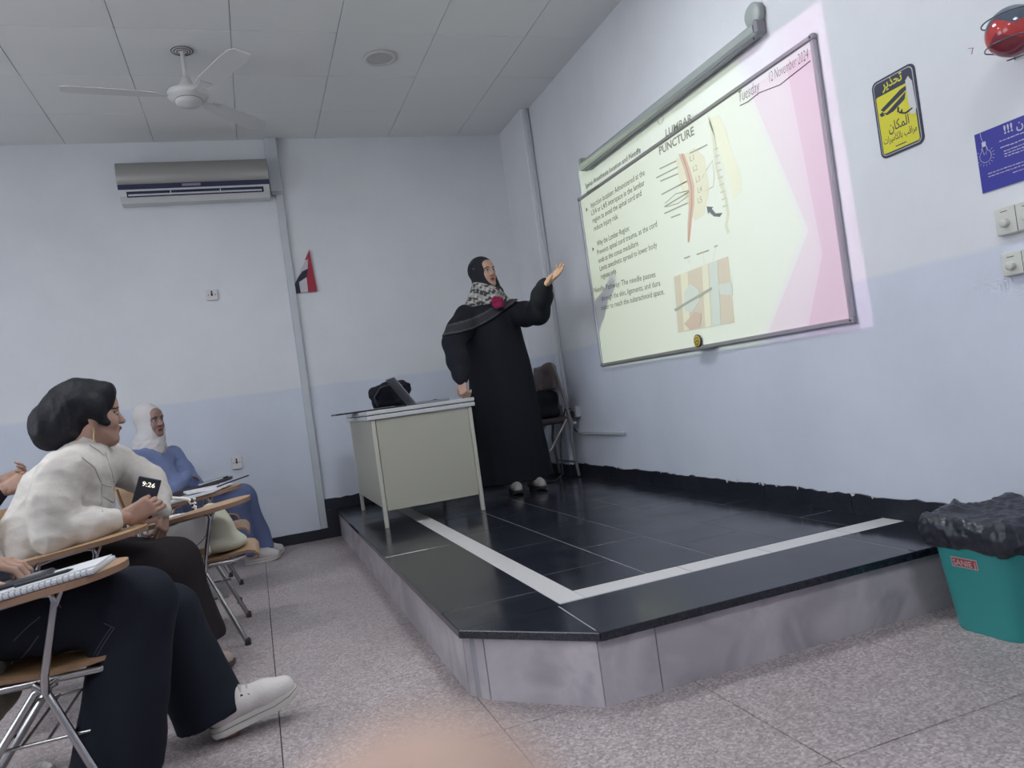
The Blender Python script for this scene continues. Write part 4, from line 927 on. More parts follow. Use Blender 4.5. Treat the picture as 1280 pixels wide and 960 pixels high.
# ---------------------------------------------------------------- tablet-arm chairs
def build_local(mb, name, mats, parent):
    o = bpy.data.objects.new(name, mb.mesh(name, mats)); COL.objects.link(o); o.parent = parent; return o
M_DTAB = mat('dark_laminate', (0.045, 0.04, 0.055), .4); M_RUB = mat('rubber_tip', (0.03, 0.03, 0.03), .7)
def tablet_chair(loc, label, rz=0.0, tab=None, edge=None, group='tablet-arm chairs'):
    t = thing('tablet_chair', label, 'chair', loc, group); t.rotation_euler = (0, 0, rz); tab = tab or M_WOOD
    prof_ = [(-.29, .425), (-.20, .402), (-.05, .390), (.05, .394), (.12, .404), (.165, .407), (.195, .400), (.212, .380), (.214, .360)]
    k = len(prof_); mb = MB()
    nrm = []
    for i in range(k):
        a = prof_[max(i - 1, 0)]; b = prof_[min(i + 1, k - 1)]; d = V(b[0] - a[0], 0, b[1] - a[1]).normalized(); nrm.append(V(d.z, 0, -d.x))
    rows = []
    for yy, ins in ((-.20, 1), (-.2, 1), (.2, 1), (.2, 1)): rows.append(yy)
    top = [[V(p[0], yy, p[1]) for p in prof_] for yy in (-.2, .2)]; bot = [[V(p[0], yy, p[1]) + nrm[i] * .011 for i, p in enumerate(prof_)] for yy in (-.2, .2)]
    mb.add(top[0] + top[1], [(i, i + 1, k + i + 1, k + i) for i in range(k - 1)], 0, True); mb.add(bot[0] + bot[1], [(i + 1, i, k + i, k + i + 1) for i in range(k - 1)], 1, True)
    for s_ in (0, 1): mb.add(top[s_] + bot[s_], [(i + 1, i, k + i, k + i + 1) if s_ == 0 else (i, i + 1, k + i + 1, k + i) for i in range(k - 1)], 1)
    mb.add([top[0][0], top[1][0], bot[1][0], bot[0][0]], [(0, 1, 2, 3)], 1); mb.add([top[0][-1], top[1][-1], bot[1][-1], bot[0][-1]], [(3, 2, 1, 0)], 1)
    build_local(mb, 'seat', [M_WOOD, M_WOODE], t)
    mb = MB(); vs = []; n = 9
    for th in (0, .011):
        for zz, lean in ((.54, 0), (.63, .02), (.72, .045), (.77, .055)):
            for i in range(n):
                a = -1 + 2 * i / (n - 1); vs.append(V(-.305 - lean - th + .035 * a * a, a * .2, zz))
    q = 4 * n
    for j in range(3):
        for i in range(n - 1):
            a = j * n + i; mb_f = (a, a + 1, a + n + 1, a + n)
            mb.f.append(list(mb_f)[::1]); mb.m.append(0); mb.sm.append(True); mb.f.append([x + q for x in mb_f][::-1]); mb.m.append(0); mb.sm.append(True)
    mb.v = [tuple(v) for v in vs]
    per = [i for i in range(n)] + [j * n + n - 1 for j in range(1, 4)] + [3 * n + i for i in range(n - 2, -1, -1)] + [j * n for j in (2, 1)]
    for i in range(len(per)): a, b = per[i], per[(i + 1) % len(per)]; mb.f.append([b, a, a + q, b + q]); mb.m.append(1); mb.sm.append(False)
    build_local(mb, 'backrest', [M_WOOD, M_WOODE], t)
    for s_ in (-1, 1):
        y_ = s_ * .225; yf = s_ * .262
        lg = build_local(MB().tube([(-.05, y_, .372), (-.022, y_ * 1.05, .352), (.115, yf, .012)], .011), 'leg', M_CHROME, t); build_local(MB().lathe([(0, 0), (.014, 0), (.014, .025), (.011, .03)], (.117, yf, 0), 14), 'foot_cap', M_RUB, lg)
        lg = build_local(MB().tube([(.0, y_, .37), (-.05, y_, .352), (-.30, s_ * .24, .012)], .011), 'leg', M_CHROME, t); build_local(MB().lathe([(0, 0), (.014, 0), (.014, .025), (.011, .03)], (-.304, s_ * .24, 0), 14), 'foot_cap', M_RUB, lg)
        build_local(MB().tube([(.15, s_ * .17, .378), (.10, s_ * .195, .37), (-.24, s_ * .195, .37), (-.29, s_ * .19, .40), (-.318, s_ * .165, .56), (-.345, s_ * .16, .68)], .0105), 'seat_rail', M_CHROME, t)
    build_local(MB().tube([(-.02, -.225, .362), (-.02, .225, .362)], .010), 'crossbar', M_CHROME, t)
    for zz in (.22,):
        for xx in (-.16, -.10, -.04, .02): build_local(MB().tube([(xx, -.2, zz), (xx, .2, zz)], .0045, 8), 'rack_wire', M_CHROME, t)
        for s_ in (-1, 1): build_local(MB().tube([(.06, s_ * .205, zz - .002), (-.19, s_ * .205, zz - .002)], .005, 8), 'rack_rail', M_CHROME, t)
    TZ = lambda x: .628 + .128 * x
    build_local(MB().tube([(-.022, -.245, .352), (-.014, -.262, .40), (.03, -.265, TZ(.03) - .05), (.026, -.265, TZ(.02) - .027), (-.0, -.263, TZ(-.0) - .021), (-.10, -.262, TZ(-.1) - .021), (-.15, -.262, TZ(-.15) - .027), (-.165, -.258, .54), (-.185, -.235, .38)], .0105), 'arm_tube', M_CHROME, t)
    build_local(MB().tube([(.03, -.265, TZ(.03) - .06), (.05, -.262, TZ(.05) - .02), (.12, -.25, TZ(.12) - .02)], .009), 'tablet_support', M_CHROME, t)
    out = [(-.36, -.295), (-.20, -.315), (-.02, -.345), (.08, -.365)] + [(.10 + .108 * math.sin(a), -.245 - .12 * math.cos(a)) for a in np.linspace(0, math.pi, 13)] + [(.06, -.125), (.0, -.14), (-.08, -.19), (-.18, -.215), (-.36, -.23)]
    P = [V(x, yy, TZ(x) - .018) for x, yy in out]
    build_local(MB().prism(P, (0, 0, .018), 0, 1), 'writing_tablet', [tab, edge or M_WOODE], t)
    t['tz'] = 0.0; del t['tz']
    return t
CHA = (-2.68, -2.365, 0); CHB = (-2.73, -1.46, 0); CH2 = (-3.04, -2.90, 0); CH3 = (-2.80, -.60, 0); CH4 = (-2.985, -3.75, 0); CH5 = (-3.86, -1.95, 0)
tablet_chair(CHA, 'wooden tablet-arm chair holding a white handbag on its seat')
tablet_chair(CHB, 'wooden tablet-arm chair with loose white papers on its writing tablet')
tablet_chair(CH2, 'wooden tablet-arm chair under the woman in the cream jacket')
tablet_chair(CH3, 'tablet-arm chair with a dark writing tablet beside the back wall', tab=M_DTAB, edge=M_DTAB)
tablet_chair(CH4, 'wooden tablet-arm chair with a spiral notebook on its writing tablet')
tablet_chair(CH5, 'wooden tablet-arm chair under the person in dark patterned clothes')
TZ = lambda x: .628 + .128 * x
RTAB = Matrix.Rotation(-math.atan(.128), 3, 'Y')
def on_tab(ch, x, y_, dz=0.0): return V(ch[0] + x, ch[1] + y_, TZ(x) + dz)
# notebook, phone and pen on the nearest tablet
nb = thing('spiral_notebook', 'open white spiral notebook lying on the writing tablet', 'notebook', on_tab(CH4, -.06, -.25))
c = on_tab(CH4, -.04, -.245); RN = Matrix.Rotation(math.radians(-6), 3, 'Z') @ RTAB
M_PAPER = mat('paper', (0.62, 0.62, 0.66), .7); M_PAPER2 = mat('paper_edge', (0.42, 0.42, 0.48), .8)
MB().box(c + V(0, 0, .003), (.40, .20, .004), R=RN).build('cover', M_PAPER2, nb)
MB().box(c + V(0, 0, .009), (.395, .195, .008), R=RN, bev=.001).build('page_block', M_PAPER, nb)
MB().box(c + RN @ V(.02, .01, .0155), (.35, .17, .003), R=RN @ Matrix.Rotation(.05, 3, 'Z')).build('loose_sheet', M_PAPER, nb)
for k in range(28):
    q = c + RN @ V(-.185 + k * .0137, -.098, .008)
    MB().tube([q + RN @ V(0, .007 * math.cos(a), .007 * math.sin(a)) for a in np.linspace(0, 2 * math.pi, 9)[:-1]], .0011, 5, closed=True).build('spiral_loop', M_CHROME, nb)
ph = thing('calculator', 'dark flat calculator with pale display on the open notebook', 'calculator', c + V(0, 0, .02))
q = c + RN @ V(-.03, .015, .024); RP = RN @ Matrix.Rotation(.06, 3, 'Z')
MB().box(q, (.19, .085, .013), R=RP, bev=.005).build('body', M_DARK, ph)
MB().box(q + RP @ V(-.04, .01, .0067), (.085, .045, .001), R=RP).build('display', mat('lcd_grey', (0.25, 0.25, 0.27), .25), ph); MB().box(q + RP @ V(.045, .01, .0067), (.055, .045, .001), R=RP).build('key_panel', mat('key_grey', (0.22, 0.22, 0.24), .4), ph)
pn = thing('pen', 'dark pen lying on the notebook beside the calculator', 'pen', c + V(.1, -.06, .02))
q0 = c + RN @ V(.02, -.055, .0215); q1 = c + RN @ V(.14, -.045, .0215)
MB().tube([q0, q0.lerp(q1, .9), q1], [.0045, .0045, .001], 10).build('barrel', M_DARK, pn); MB().tube([q0, q0.lerp(q1, -.12)], .005, 10).build('cap', M_DARK, pn)
# papers and pencil on the empty chair's tablet
pp_ = thing('paper_sheets', 'loose white papers spread on the writing tablet of the empty chair', 'paper', on_tab(CHB, -.05, -.25))
for k in range(4):
    MB().box(on_tab(CHB, -.06 + .02 * k, -.25 + .01 * k, .003 + .0035 * k), (.30, .2, .0025), R=RTAB @ Matrix.Rotation(.12 * k - .2, 3, 'Z')).build('sheet', M_PAPER, pp_)
MB().box(on_tab(CHB, .02, -.22, .022), (.22, .16, .012), R=RTAB @ Matrix.Rotation(.1, 3, 'Y') @ Matrix.Rotation(.2, 3, 'Z')).build('bundle', M_PAPER, pp_)
pe = MB().tube([on_tab(CHB, .08, -.30, .022), on_tab(CHB, .25, -.22, .030)], .004, 8).build('pencil', M_DARK); tag(pe, 'thin dark pencil lying across the loose white papers', 'pencil')
p3p = thing('smartphone', 'dark smartphone lying on the dark writing tablet by the back wall', 'phone', on_tab(CH3, .1, -.25))
MB().box(on_tab(CH3, .10, -.25, .006), (.16, .075, .008), R=RTAB, bev=.002).build('case', M_DARK, p3p); MB().box(on_tab(CH3, .10, -.25, .0105), (.145, .066, .001), R=RTAB).build('screen', mat('phone_glass', (0.02, 0.02, 0.03), .1), p3p)
pe = MB().tube([on_tab(CH3, .0, -.32, .006), on_tab(CH3, .15, -.30, .006)], .004, 8).build('pen', M_WHITE); tag(pe, 'white pen lying on the dark writing tablet', 'pen')

# ---------------------------------------------------------------- teacher's desk and what stands on it
DZ = .955      # desk top, upper face
dk = thing('teacher_desk', 'cream metal desk with square legs standing on the platform', 'desk', (-1.41, -1.0, HP))
M_CREAM = mat('cream_enamel', (0.335, 0.325, 0.275), .45, noise=.04, nscale=6); M_CREAM2 = mat('pale_enamel', (0.42, 0.41, 0.36), .45); M_TOP = mat('desk_laminate', (0.46, 0.46, 0.48), .4)
dx0, dx1, dy0, dy1 = -1.735, -1.085, -1.535, -.42
MB().box(((dx0 + dx1) / 2, (dy0 + dy1) / 2, DZ - .012), (dx1 - dx0 + .045, dy1 - dy0 + .02, .024), bev=.003).build('desk_top', M_TOP, dk)
MB().box(((dx0 + dx1) / 2, (dy0 + dy1) / 2, DZ - .0275), (dx1 - dx0 + .035, dy1 - dy0 + .012, .005)).build('top_seam', M_DARK, dk)
MB().box(((dx0 + dx1) / 2, (dy0 + dy1) / 2, DZ - .043), (dx1 - dx0 + .045, dy1 - dy0 + .02, .026), bev=.003).build('edge_band', M_TOP, dk)
for x in (dx0 + .0125, dx1 - .0125):
    for y_ in (dy0 + .0125, dy1 - .0125):
        MB().box((x, y_, (HP + DZ - .057) / 2), (.025, .025, DZ - .057 - HP), bev=.003).build('leg', M_CREAM2, dk)
zb = HP + .105
MB().box(((dx0 + dx1) / 2, dy0 + .011, (zb + DZ - .058) / 2), (dx1 - dx0 - .055, .014, DZ - .058 - zb), bev=.002).build('end_panel', M_CREAM, dk)
MB().box((dx0 + .011, (dy0 + dy1) / 2, (zb + .02 + DZ - .058) / 2), (.014, dy1 - dy0 - .055, DZ - .078 - zb), bev=.002).build('front_panel', M_CREAM, dk)
MB().box(((dx0 + dx1) / 2, dy1 - .011, (zb + DZ - .058) / 2), (dx1 - dx0 - .055, .014, DZ - .058 - zb), bev=.002).build('end_panel', M_CREAM, dk)
for k in range(3):
    d = MB().box((dx1 - .014, dy0 + .24, DZ - .16 - k * .185), (.016, .40, .17), bev=.002).build('drawer', M_CREAM, dk); MB().box((dx1 + .002, dy0 + .24, DZ - .16 - k * .185), (.016, .10, .012), bev=.003).build('handle', M_CHROME, d)
bd = MB().box((-1.665, -.98, DZ + .006), (.47, .36, .011), bev=.002).build('desk_board', M_DARK); tag(bd, 'thin black board lying on the desk and overhanging its edge', 'board')
lp = thing('laptop', 'open grey laptop on the desk seen edge-on', 'laptop', (-1.25, -1.1, DZ))
hx = J(518, 502, -1.25)[0]; M_LAP = mat('laptop_grey', (0.25, 0.25, 0.29), .35, metal=.6)
MB().box((hx + .115, -1.13, DZ + .009), (.23, .33, .016), bev=.003).build('base', M_LAP, lp); MB().box((hx + .10, -1.13, DZ + .0175), (.12, .29, .001)).build('keyboard', M_DARK, lp)
al = math.radians(33); RL = Matrix.Rotation(-al, 3, 'Y'); cc = V(hx, -1.13, DZ + .014) + RL @ V(0, 0, .112)
lid = MB().box(cc, (.007, .33, .224), R=RL, bev=.002).build('lid', M_LAP, lp); MB().box(cc + RL @ V(.0041, 0, .004), (.001, .31, .19), R=RL).build('screen', mat('laptop_screen', (.1, .12, .16), .2, emit=((.5, .6, .8), .4)), lid)
S = Soft(.007); bc = J(488, 492, -.85)
S.box((bc[0], -.82, DZ + .075), (.13, .10, .075), .05, .03).ell((bc[0] - .07, -.83, DZ + .12), (.085, .10, .055), .03).ell((bc[0] + .06, -.82, DZ + .135), (.10, .10, .06), .03).cone((bc[0] - .02, -.82, DZ + .16), (bc[0] + .03, -.78, DZ + .185), .03, .025, .03)
Vv, Fc = S.mesh(); Vv = wrinkle(Vv, Fc, .014, 38, 11, sharp=True); Vv[:, 2] = np.maximum(Vv[:, 2], DZ + .013 * (Vv[:, 0] < -1.43) + .001)
bg = thing('black_bag', 'slumped black cloth bag on the desk behind the laptop', 'bag', (bc[0], -.82, DZ))
soft_obj('bag_body', [(Vv, Fc, (.012, .012, .02))], M_FAB, bg)
MB().tube([(bc[0] - .11, -.92, DZ + .03), (bc[0] - .13, -.93, DZ + .09), (bc[0] - .08, -.94, DZ + .15), (bc[0], -.93, DZ + .17), (bc[0] + .08, -.93, DZ + .15)], .008, 8).build('strap', M_DARK, bg)
cb = MB().tube([(-1.28, -.91, DZ + .005), (-1.22, -.90, DZ + .012), (-1.17, -.92, DZ + .02), (-1.125, -.90, DZ + .006), (-1.10, -.80, DZ + .006), (-1.13, -.70, DZ + .005), (-1.2, -.62, DZ + .005)], .004, 8).build('laptop_cable', M_DARK); tag(cb, 'thin black cable curled on the desk beside the laptop', 'cable')

# ---------------------------------------------------------------- folding chair in the corner behind the speaker
fc = thing('folding_chair', 'grey folding chair with padded brown back standing in the room corner', 'chair', (-.25, -.85, HP))
M_FRM = mat('dull_steel', (0.22, 0.21, 0.21), .4, metal=.6); M_PAD = mat('brown_vinyl', (0.14, 0.115, 0.115), .55, bump=.2, bscale=40); M_PLATE = mat('pale_panel', (0.36, 0.36, 0.36), .5)
for s_ in (-1, 1):
    yy = -.84 + s_ * .2
    lg = MB().tube([(-.135 - .02, yy, HP + .90), (-.13, yy, HP + .80), (-.06, yy, HP + .42), (-.012 - .07, yy, HP + .30), (-.06, yy, HP + .012)], .012).build('leg', M_FRM, fc)
    MB().tube([(-.10, yy * 1.0, HP + .46), (-.26, yy, HP + .25), (-.45, yy, HP + .012)], .011).build('leg', M_FRM, fc)
MB().tube([(-.06, -1.04, HP + .12), (-.06, -.64, HP + .12)], .008).build('stretcher', M_FRM, fc); MB().tube([(-.38, -1.04, HP + .10), (-.38, -.64, HP + .10)], .008).build('stretcher', M_FRM, fc)
S = Soft(.008); S.box((-.15, -.84, HP + .80), (.028, .20, .10), .026, .01).ell((-.16, -.95, HP + .87), (.045, .09, .05), .03); Vv, Fc = S.mesh(); Vv = wrinkle(Vv, Fc, .008, 40, 3)
soft_obj('back_pad', [(Vv, Fc, (.15, .12, .12))], M_FAB, fc)
MB().box((-.125, -.84, HP + .63), (.012, .36, .11), bev=.003).build('back_panel', M_PLATE, fc)
S = Soft(.008); S.box((-.27, -.84, HP + .46), (.19, .2, .025), .022, .01); Vv, Fc = S.mesh(); soft_obj('seat_pad', [(Vv, Fc, (.05, .04, .045))], M_FAB, fc); fc.location = (fc.location[0] - .03, fc.location[1] + .25, fc.location[2])
S = Soft(.008); S.box((-.27, -.61, HP + .335 + .25), (.13, .15, .11), .06, .03); Vv, Fc = S.mesh(); Vv = wrinkle(Vv, Fc, .02, 30, 5)
o = soft_obj('black_satchel', [(Vv, Fc, (.010, .011, .016))], M_FAB, None); tag(o, 'black soft satchel resting on the folding chair seat', 'bag')

# ---------------------------------------------------------------- waste bin
bn = thing('waste_bin', 'turquoise plastic waste bin with black liner against the wall', 'bin', (-.205, -4.47, 0))
def rrect(cx, cy, hx_, hy_, r, z, n=6):
    out = []
    for sx, sy, a0 in ((1, 1, 0), (-1, 1, 90), (-1, -1, 180), (1, -1, 270)):
        for i in range(n + 1): a = math.radians(a0 + 90 * i / n); out.append(V(cx + sx * (hx_ - r) + r * math.cos(a), cy + sy * (hy_ - r) + r * math.sin(a), z))
    return out
BCX, BCY = -.208, -4.462
lays = [rrect(BCX, BCY, hx_, hy_, r, z) for hx_, hy_, r, z in ((.15, .115, .05, 0), (.155, .12, .05, .012), (.19, .145, .055, .335), (.193, .148, .056, .337), (.193, .148, .056, .346), (.182, .137, .05, .346), (.15, .112, .045, .03))]
n = len(lays[0]); mb = MB().add([v for l in lays for v in l], [(i * n + j, i * n + (j + 1) % n, (i + 1) * n + (j + 1) % n, (i + 1) * n + j) for i in range(len(lays) - 1) for j in range(n)], 0, True)
mb.add(lays[0], [tuple(range(n))[::-1]]); mb.add(lays[-1], [tuple(range(n))])
M_TEAL = mat('turquoise_plastic', (0.035, 0.30, 0.295), .5, noise=.04, nscale=8)
mb.build('bucket', M_TEAL, bn)
MB().box((-.022, BCY - .05, .385), (.024, .14, .05), bev=.008).build('grip', M_TEAL, bn)
S = Soft(.0065); S.box((BCX, BCY, .322), (.214, .170, .058), .045, .01).box((BCX, BCY, .465), (.155, .112, .09), .05, .03, 's').box((BCX, BCY, .22), (.186, .141, .05), .04, .01, 's')
S.cone((BCX - .12, BCY + .12, .36), (BCX - .05, BCY + .135, .375), .028, .022, .03).cone((BCX + .02, BCY - .12, .36), (BCX + .12, BCY - .10, .375), .03, .02, .03)
Vv, Fc = S.mesh(); Vv = wrinkle(Vv, Fc, .013, 34, 201, sharp=True); Vv = wrinkle(Vv, Fc, .008, 85, 202, sharp=True); Vv[:, 0] = np.minimum(Vv[:, 0], -.012)
soft_obj('liner_bag', [(Vv, Fc, (.02, .022, .032))], mat('black_liner', (0.018, 0.02, 0.03), .32, bump=.35, bscale=45), bn)
# label sticker on the camera-side face
a = V(BCX - .155, BCY - .06, 0)
def bin_face(u, z):      # a point on the bin's left face: u along y, z up
    t_ = (z - .012) / .323; return V(BCX - (.155 + .035 * t_) - .0012, BCY + u, z)
def sticker(u0, u1, z0_, z1_, m, name, dd=0.0): return MB().prism([bin_face(u0, z0_) - V(dd, 0, 0), bin_face(u1, z0_) - V(dd, 0, 0), bin_face(u1, z1_) - V(dd, 0, 0), bin_face(u0, z1_) - V(dd, 0, 0)], (-.0008, 0, 0)).build(name, m, bn)
sticker(.062, -.03, .215, .247, mat('sticker_pale', (0.5, 0.4, 0.4), .5), 'sticker'); sticker(.059, -.027, .218, .244, mat('sticker_red', (0.28, 0.05, 0.06), .5), 'sticker_field', .001)
p0 = bin_face(.056, .2215) - V(.0022, 0, 0); p1 = bin_face(-.024, .2215) - V(.0022, 0, 0); upv = (bin_face(0, .25) - bin_face(0, .2)).normalized()
text_on('sticker_text', 'SANIE J', p0, p1, upv, .018, mat('sticker_pale', (0.5, 0.4, 0.4), .5), bn, 0, .01)

# ---------------------------------------------------------------- bags on the empty chair
hb = thing('white_handbag', 'white handbag with tan buckle belt on the chair seat', 'handbag', (CHA[0] - .1, CHA[1] - .06, .44))
M_WL = mat('white_leather', (0.74, 0.72, 0.71), .45, bump=.1, bscale=80); M_TAN2 = mat('tan_leather', (0.36, 0.20, 0.09), .5)
hc = V(*J(232, 664, -2.47)); S = Soft(.005); hc.z = .505
S.box((hc.x - .02, hc.y, hc.z), (.13, .055, .105), .035, .01); Vv, Fc = S.mesh(); Vv = wrinkle(Vv, Fc, .003, 40, 2); soft_obj('bag_body', [(Vv, Fc, (.5, .5, .5))], M_WL, hb)
fl_ = [(hc.x - .02 + .115 * math.cos(a), hc.y - .058, hc.z + .03 + .085 * math.sin(a)) for a in np.linspace(math.pi, 2 * math.pi, 17)]
MB().prism([(hc.x - .135, hc.y - .058, hc.z + .085)] + fl_ + [(hc.x + .095, hc.y - .058, hc.z + .085)], (0, -.006, 0)).build('flap', M_WL, hb)
MB().tube([V(*p) - V(0, .004, 0) for p in fl_], .0028, 6).build('flap_piping', mat('dark_piping', (.12, .09, .08), .5), hb)
MB().box((hc.x - .02, hc.y - .067, hc.z + .0), (.042, .005, .012), bev=.002).build('clasp', M_CHROME, hb)
MB().box((hc.x - .03, hc.y - .060, hc.z - .075), (.21, .008, .03), bev=.002).build('belt', M_TAN2, hb)
for k in (-1, 1): MB().tube([(hc.x - .03 + k * .028 + .022 * math.cos(a), hc.y - .068, hc.z - .073 + .022 * math.sin(a)) for a in np.linspace(0, 2 * math.pi, 20)[:-1]], .0035, 8, closed=True).build('buckle_ring', M_TAN2, hb)
MB().tube([(hc.x - .11, hc.y, hc.z + .10), (hc.x - .10, hc.y, hc.z + .16), (hc.x - .04, hc.y, hc.z + .185), (hc.x + .03, hc.y, hc.z + .165), (hc.x + .06, hc.y, hc.z + .10)], .008, 8).build('handle', M_WL, hb)
for k in range(6): MB().lathe([(0, -.007), (.006, -.004), (.007, 0), (.006, .004), (0, .007)], (hc.x + .045 + .012 * (k % 2), hc.y - .03, hc.z + .12 + .009 * k), 10).build('bead', M_WL if k % 2 else M_DARK, hb)
tb = V(*J(272, 668, -2.42)); S = Soft(.007)
S.ell((tb.x - .005, -2.40, .49), (.085, .12, .10), .03).ell((tb.x + .03, -2.40, .435), (.10, .12, .045), .04).ell((tb.x - .02, -2.38, .58), (.05, .08, .05), .04); Vv, Fc = S.mesh(); Vv = wrinkle(Vv, Fc, .010, 28, 8); Vv[:, 2] = np.maximum(Vv[:, 2], .409)
o = soft_obj('cloth_bag', [(Vv, Fc, (.50, .485, .40))], M_FAB, None); tag(o, 'soft cream cloth bag slumped beside the white handbag on the seat', 'bag')

# olive backpack hanging behind the nearest seat
bp_ = J(6, 828, -3.82); S = Soft(.007); S.box((bp_[0] - .09, -3.80, bp_[2] + .01), (.10, .12, .16), .06, .02); Vv, Fc = S.mesh(); Vv = wrinkle(Vv, Fc, .010, 30, 4)
bk = thing('olive_backpack', 'olive cloth backpack hanging on the nearest seat beside the notebook tablet', 'backpack', (bp_[0] - .09, -3.8, .2))
soft_obj('pack_body', [(Vv, Fc, (.20, .185, .14))], M_FAB, bk)
MB().tube([(bp_[0] - .02, -3.93, bp_[2] + .14), (bp_[0] + .0, -3.94, bp_[2] + .05), (bp_[0] - .0, -3.94, bp_[2] - .08)], .010, 8).build('strap', mat('olive_strap', (.12, .11, .08), .8), bk)

# ---------------------------------------------------------------- people
BLK = (.0095, .0105, .0155)
def core(pts_r, k=.03, h=.012, skin=SKIN):
    S = Soft(h)
    for P, R_ in pts_r: S.chain([np.asarray(p, float) for p in P], R_, k)
    Vv, Fc = S.mesh(); return Vv, Fc, np.asarray(skin, float)

# --- the speaker
p1 = thing('person', 'standing woman in long black robe and patterned headscarf pointing at the slide', 'person', (-.68, -1.03, HP))
O1 = np.array((.025, .08, .008)); HC = np.array([-.742, -1.10, 1.822]) + O1; HF = unit((.40, -.90, .06)); SK1 = np.array([.46, .29, .225])
shL = np.array([-.56, -1.09, 1.525]) + O1; elL = J(672, 388, -1.36); wrL = J(682, 354, -1.585); tipL = J(705, 334, -1.72)
shR = np.array([-.90, -1.08, 1.515]) + O1; elR = J(567, 428, -1.14); wrR = J(577.5, 476, -1.30)
fL = unit(tipL - wrL)
b = [head(HC, HF, (-.06, 0, 1), .97, SK1, .0018), hand(wrL + fL * .005, fL, (-.25, -.75, .8), True, (.10, .12, .18, .28), (.35, .5), 1.05, SK1),
     hand(wrR - (0, 0, .0), (-.05, -.18, -1), (.75, .6, -.1), False, (.75, .85, .9, .95), (.6, .8), .95, SK1),
     core([([(-.675, -.97, .95), (-.675, -.97, 1.25), (-.695, -.98, 1.5), (-.71, -1.0, 1.66)], [.12, .11, .12, .05]), ([(-.58, -.98, 1.52), elL * .97 + .03 * shL, wrL], [.05, .042, .028]), ([(-.83, -.98, 1.52), elR, wrR], [.05, .042, .028]),
           ([(-.675, -.95, .95), (-.72, -.94, .62), (-.70, -.93, HP + .07)], [.11, .07, .045]), ([(-.675, -.95, .95), (-.57, -.94, .62), (-.53, -.93, HP + .07)], [.11, .07, .045])], skin=SK1)]
soft_obj('body', b, M_SKIN, p1)
def robe_rows(pad=0): return [(HP + .075, -.665, -.935, .285 + pad, .160 + pad), (.45, -.668, -.935, .275 + pad, .16 + pad), (.75, -.668, -.94, .262 + pad, .16 + pad), (1.0, -.668, -.95, .25 + pad, .158 + pad), (1.2, -.675, -.965, .232 + pad, .155 + pad), (1.4, -.69, -.98, .215 + pad, .15 + pad), (1.51, -.705, -.985, .205 + pad, .135 + pad), (1.57, -.71, -.99, .175 + pad, .115 + pad), (1.63, -.71, -.995, .115 + pad, .09 + pad), (1.67, -.71, -1.0, .07 + pad, .07 + pad)]
S = Soft(.0085)
S.loft(robe_rows(), folds=((7, .05, .4, 0, 1.15), (12, .03, 2.0, 0, 1.0), (5, .03, 1.1, .2, 1.4)), k=.03)
S.chain([shL, .5 * (shL + elL) + (0, 0, -.02), elL + (.0, 0, -.015), .45 * elL + .55 * wrL, .12 * elL + .88 * wrL, wrL], [.085, .085, .080, .070, .048, .036], .035)
S.chain([shR, .5 * (shR + elR), elR, .5 * (elR + wrR), .15 * elR + .85 * wrR, wrR + (0, 0, .004)], [.085, .082, .078, .076, .056, .036], .03)
Vv, Fc = S.mesh(); Vv = wrinkle(Vv, Fc, .006, 22, 21, (1, 1, .35)); soft_obj('robe', [(Vv, Fc, BLK)], M_BLACKCLOTH, p1)
# shawl over the shoulders
S = Soft(.0075); S.loft(robe_rows(.016), k=.03)
S.chain([shL, .5 * (shL + elL)], [.098, .095], .035).chain([shR, .5 * (shR + elR), elR], [.10, .098, .094], .03)
edge_ = lambda X: 1.40 + .02 * np.clip((X + 1.06) / .55, 0, 1) + .20 * np.clip((X + 1.06) / .55, 0, 1.3) ** 2
S.half(lambda X, Y, Z: edge_(X) - Z + 0 * Y)
Vv, Fc = S.mesh(); Vv = wrinkle(Vv, Fc, .006, 25, 22); C = np.tile(np.array((.012, .013, .018)), (len(Vv), 1))
dz_ = Vv[:, 2] - edge_(Vv[:, 0]); band = (dz_ < .075) & (dz_ > .008); C[band] = (.035, .034, .04); C[np.abs(dz_ - .075) < .006] = (.075, .07, .08); C[np.abs(dz_ - .012) < .006] = (.075, .07, .08)
soft_obj('shawl', [(Vv, Fc, C)], M_FAB, p1)
def hijab(center, fwd, up, sc, col_fn, drape, open_r=(.060, .075, .090), open_c=(0, .103, -.024), h=.0048, thick=0.0, seed=1):
    S = Soft(h); t = thick
    S.ell((0, -.018, .035), (.087 + t, .106 + t, .097 + t), .02).ell((0, .012, -.045), (.079 + t, .084 + t, .094 + t), .03)
    S.cone((0, -.012, -.075), (0, -.025, -.15), .082 + t, .10 + t, .04)
    R = frame(fwd, up)
    for a, b_, ra, rb in (drape or ()): S.cone(R.T @ (np.asarray(a, float) - center) / sc, R.T @ (np.asarray(b_, float) - center) / sc, ra, rb, .04)
    S.ell(open_c, open_r, .008, 's')
    Vv, Fc = S.mesh(); low = np.clip((-.07 - Vv[:, 2]) / .05, 0, 1)[:, None]; W1 = wrinkle(Vv, Fc, .0035, 45, seed, (1, 1, .5)); W2 = wrinkle(Vv, Fc, .009, 42, seed + 1, (1, 1, 1.8), sharp=True)
    W = to_world(W1 * (1 - low) + W2 * low, center, fwd, up, sc)
    return [(W, Fc, col_fn(W))]
DR1 = [(HC + (.01, -.02, -.12), HC + (.01, -.03, -.17), .088, .10), (HC + (.02, -.05, -.16), HC + (.045, -.085, -.255), .08, .05), (HC + (-.03, 0, -.14), HC + (-.10, .0, -.225), .082, .072), (HC + (.04, 0, -.14), HC + (.115, .0, -.225), .075, .062)]
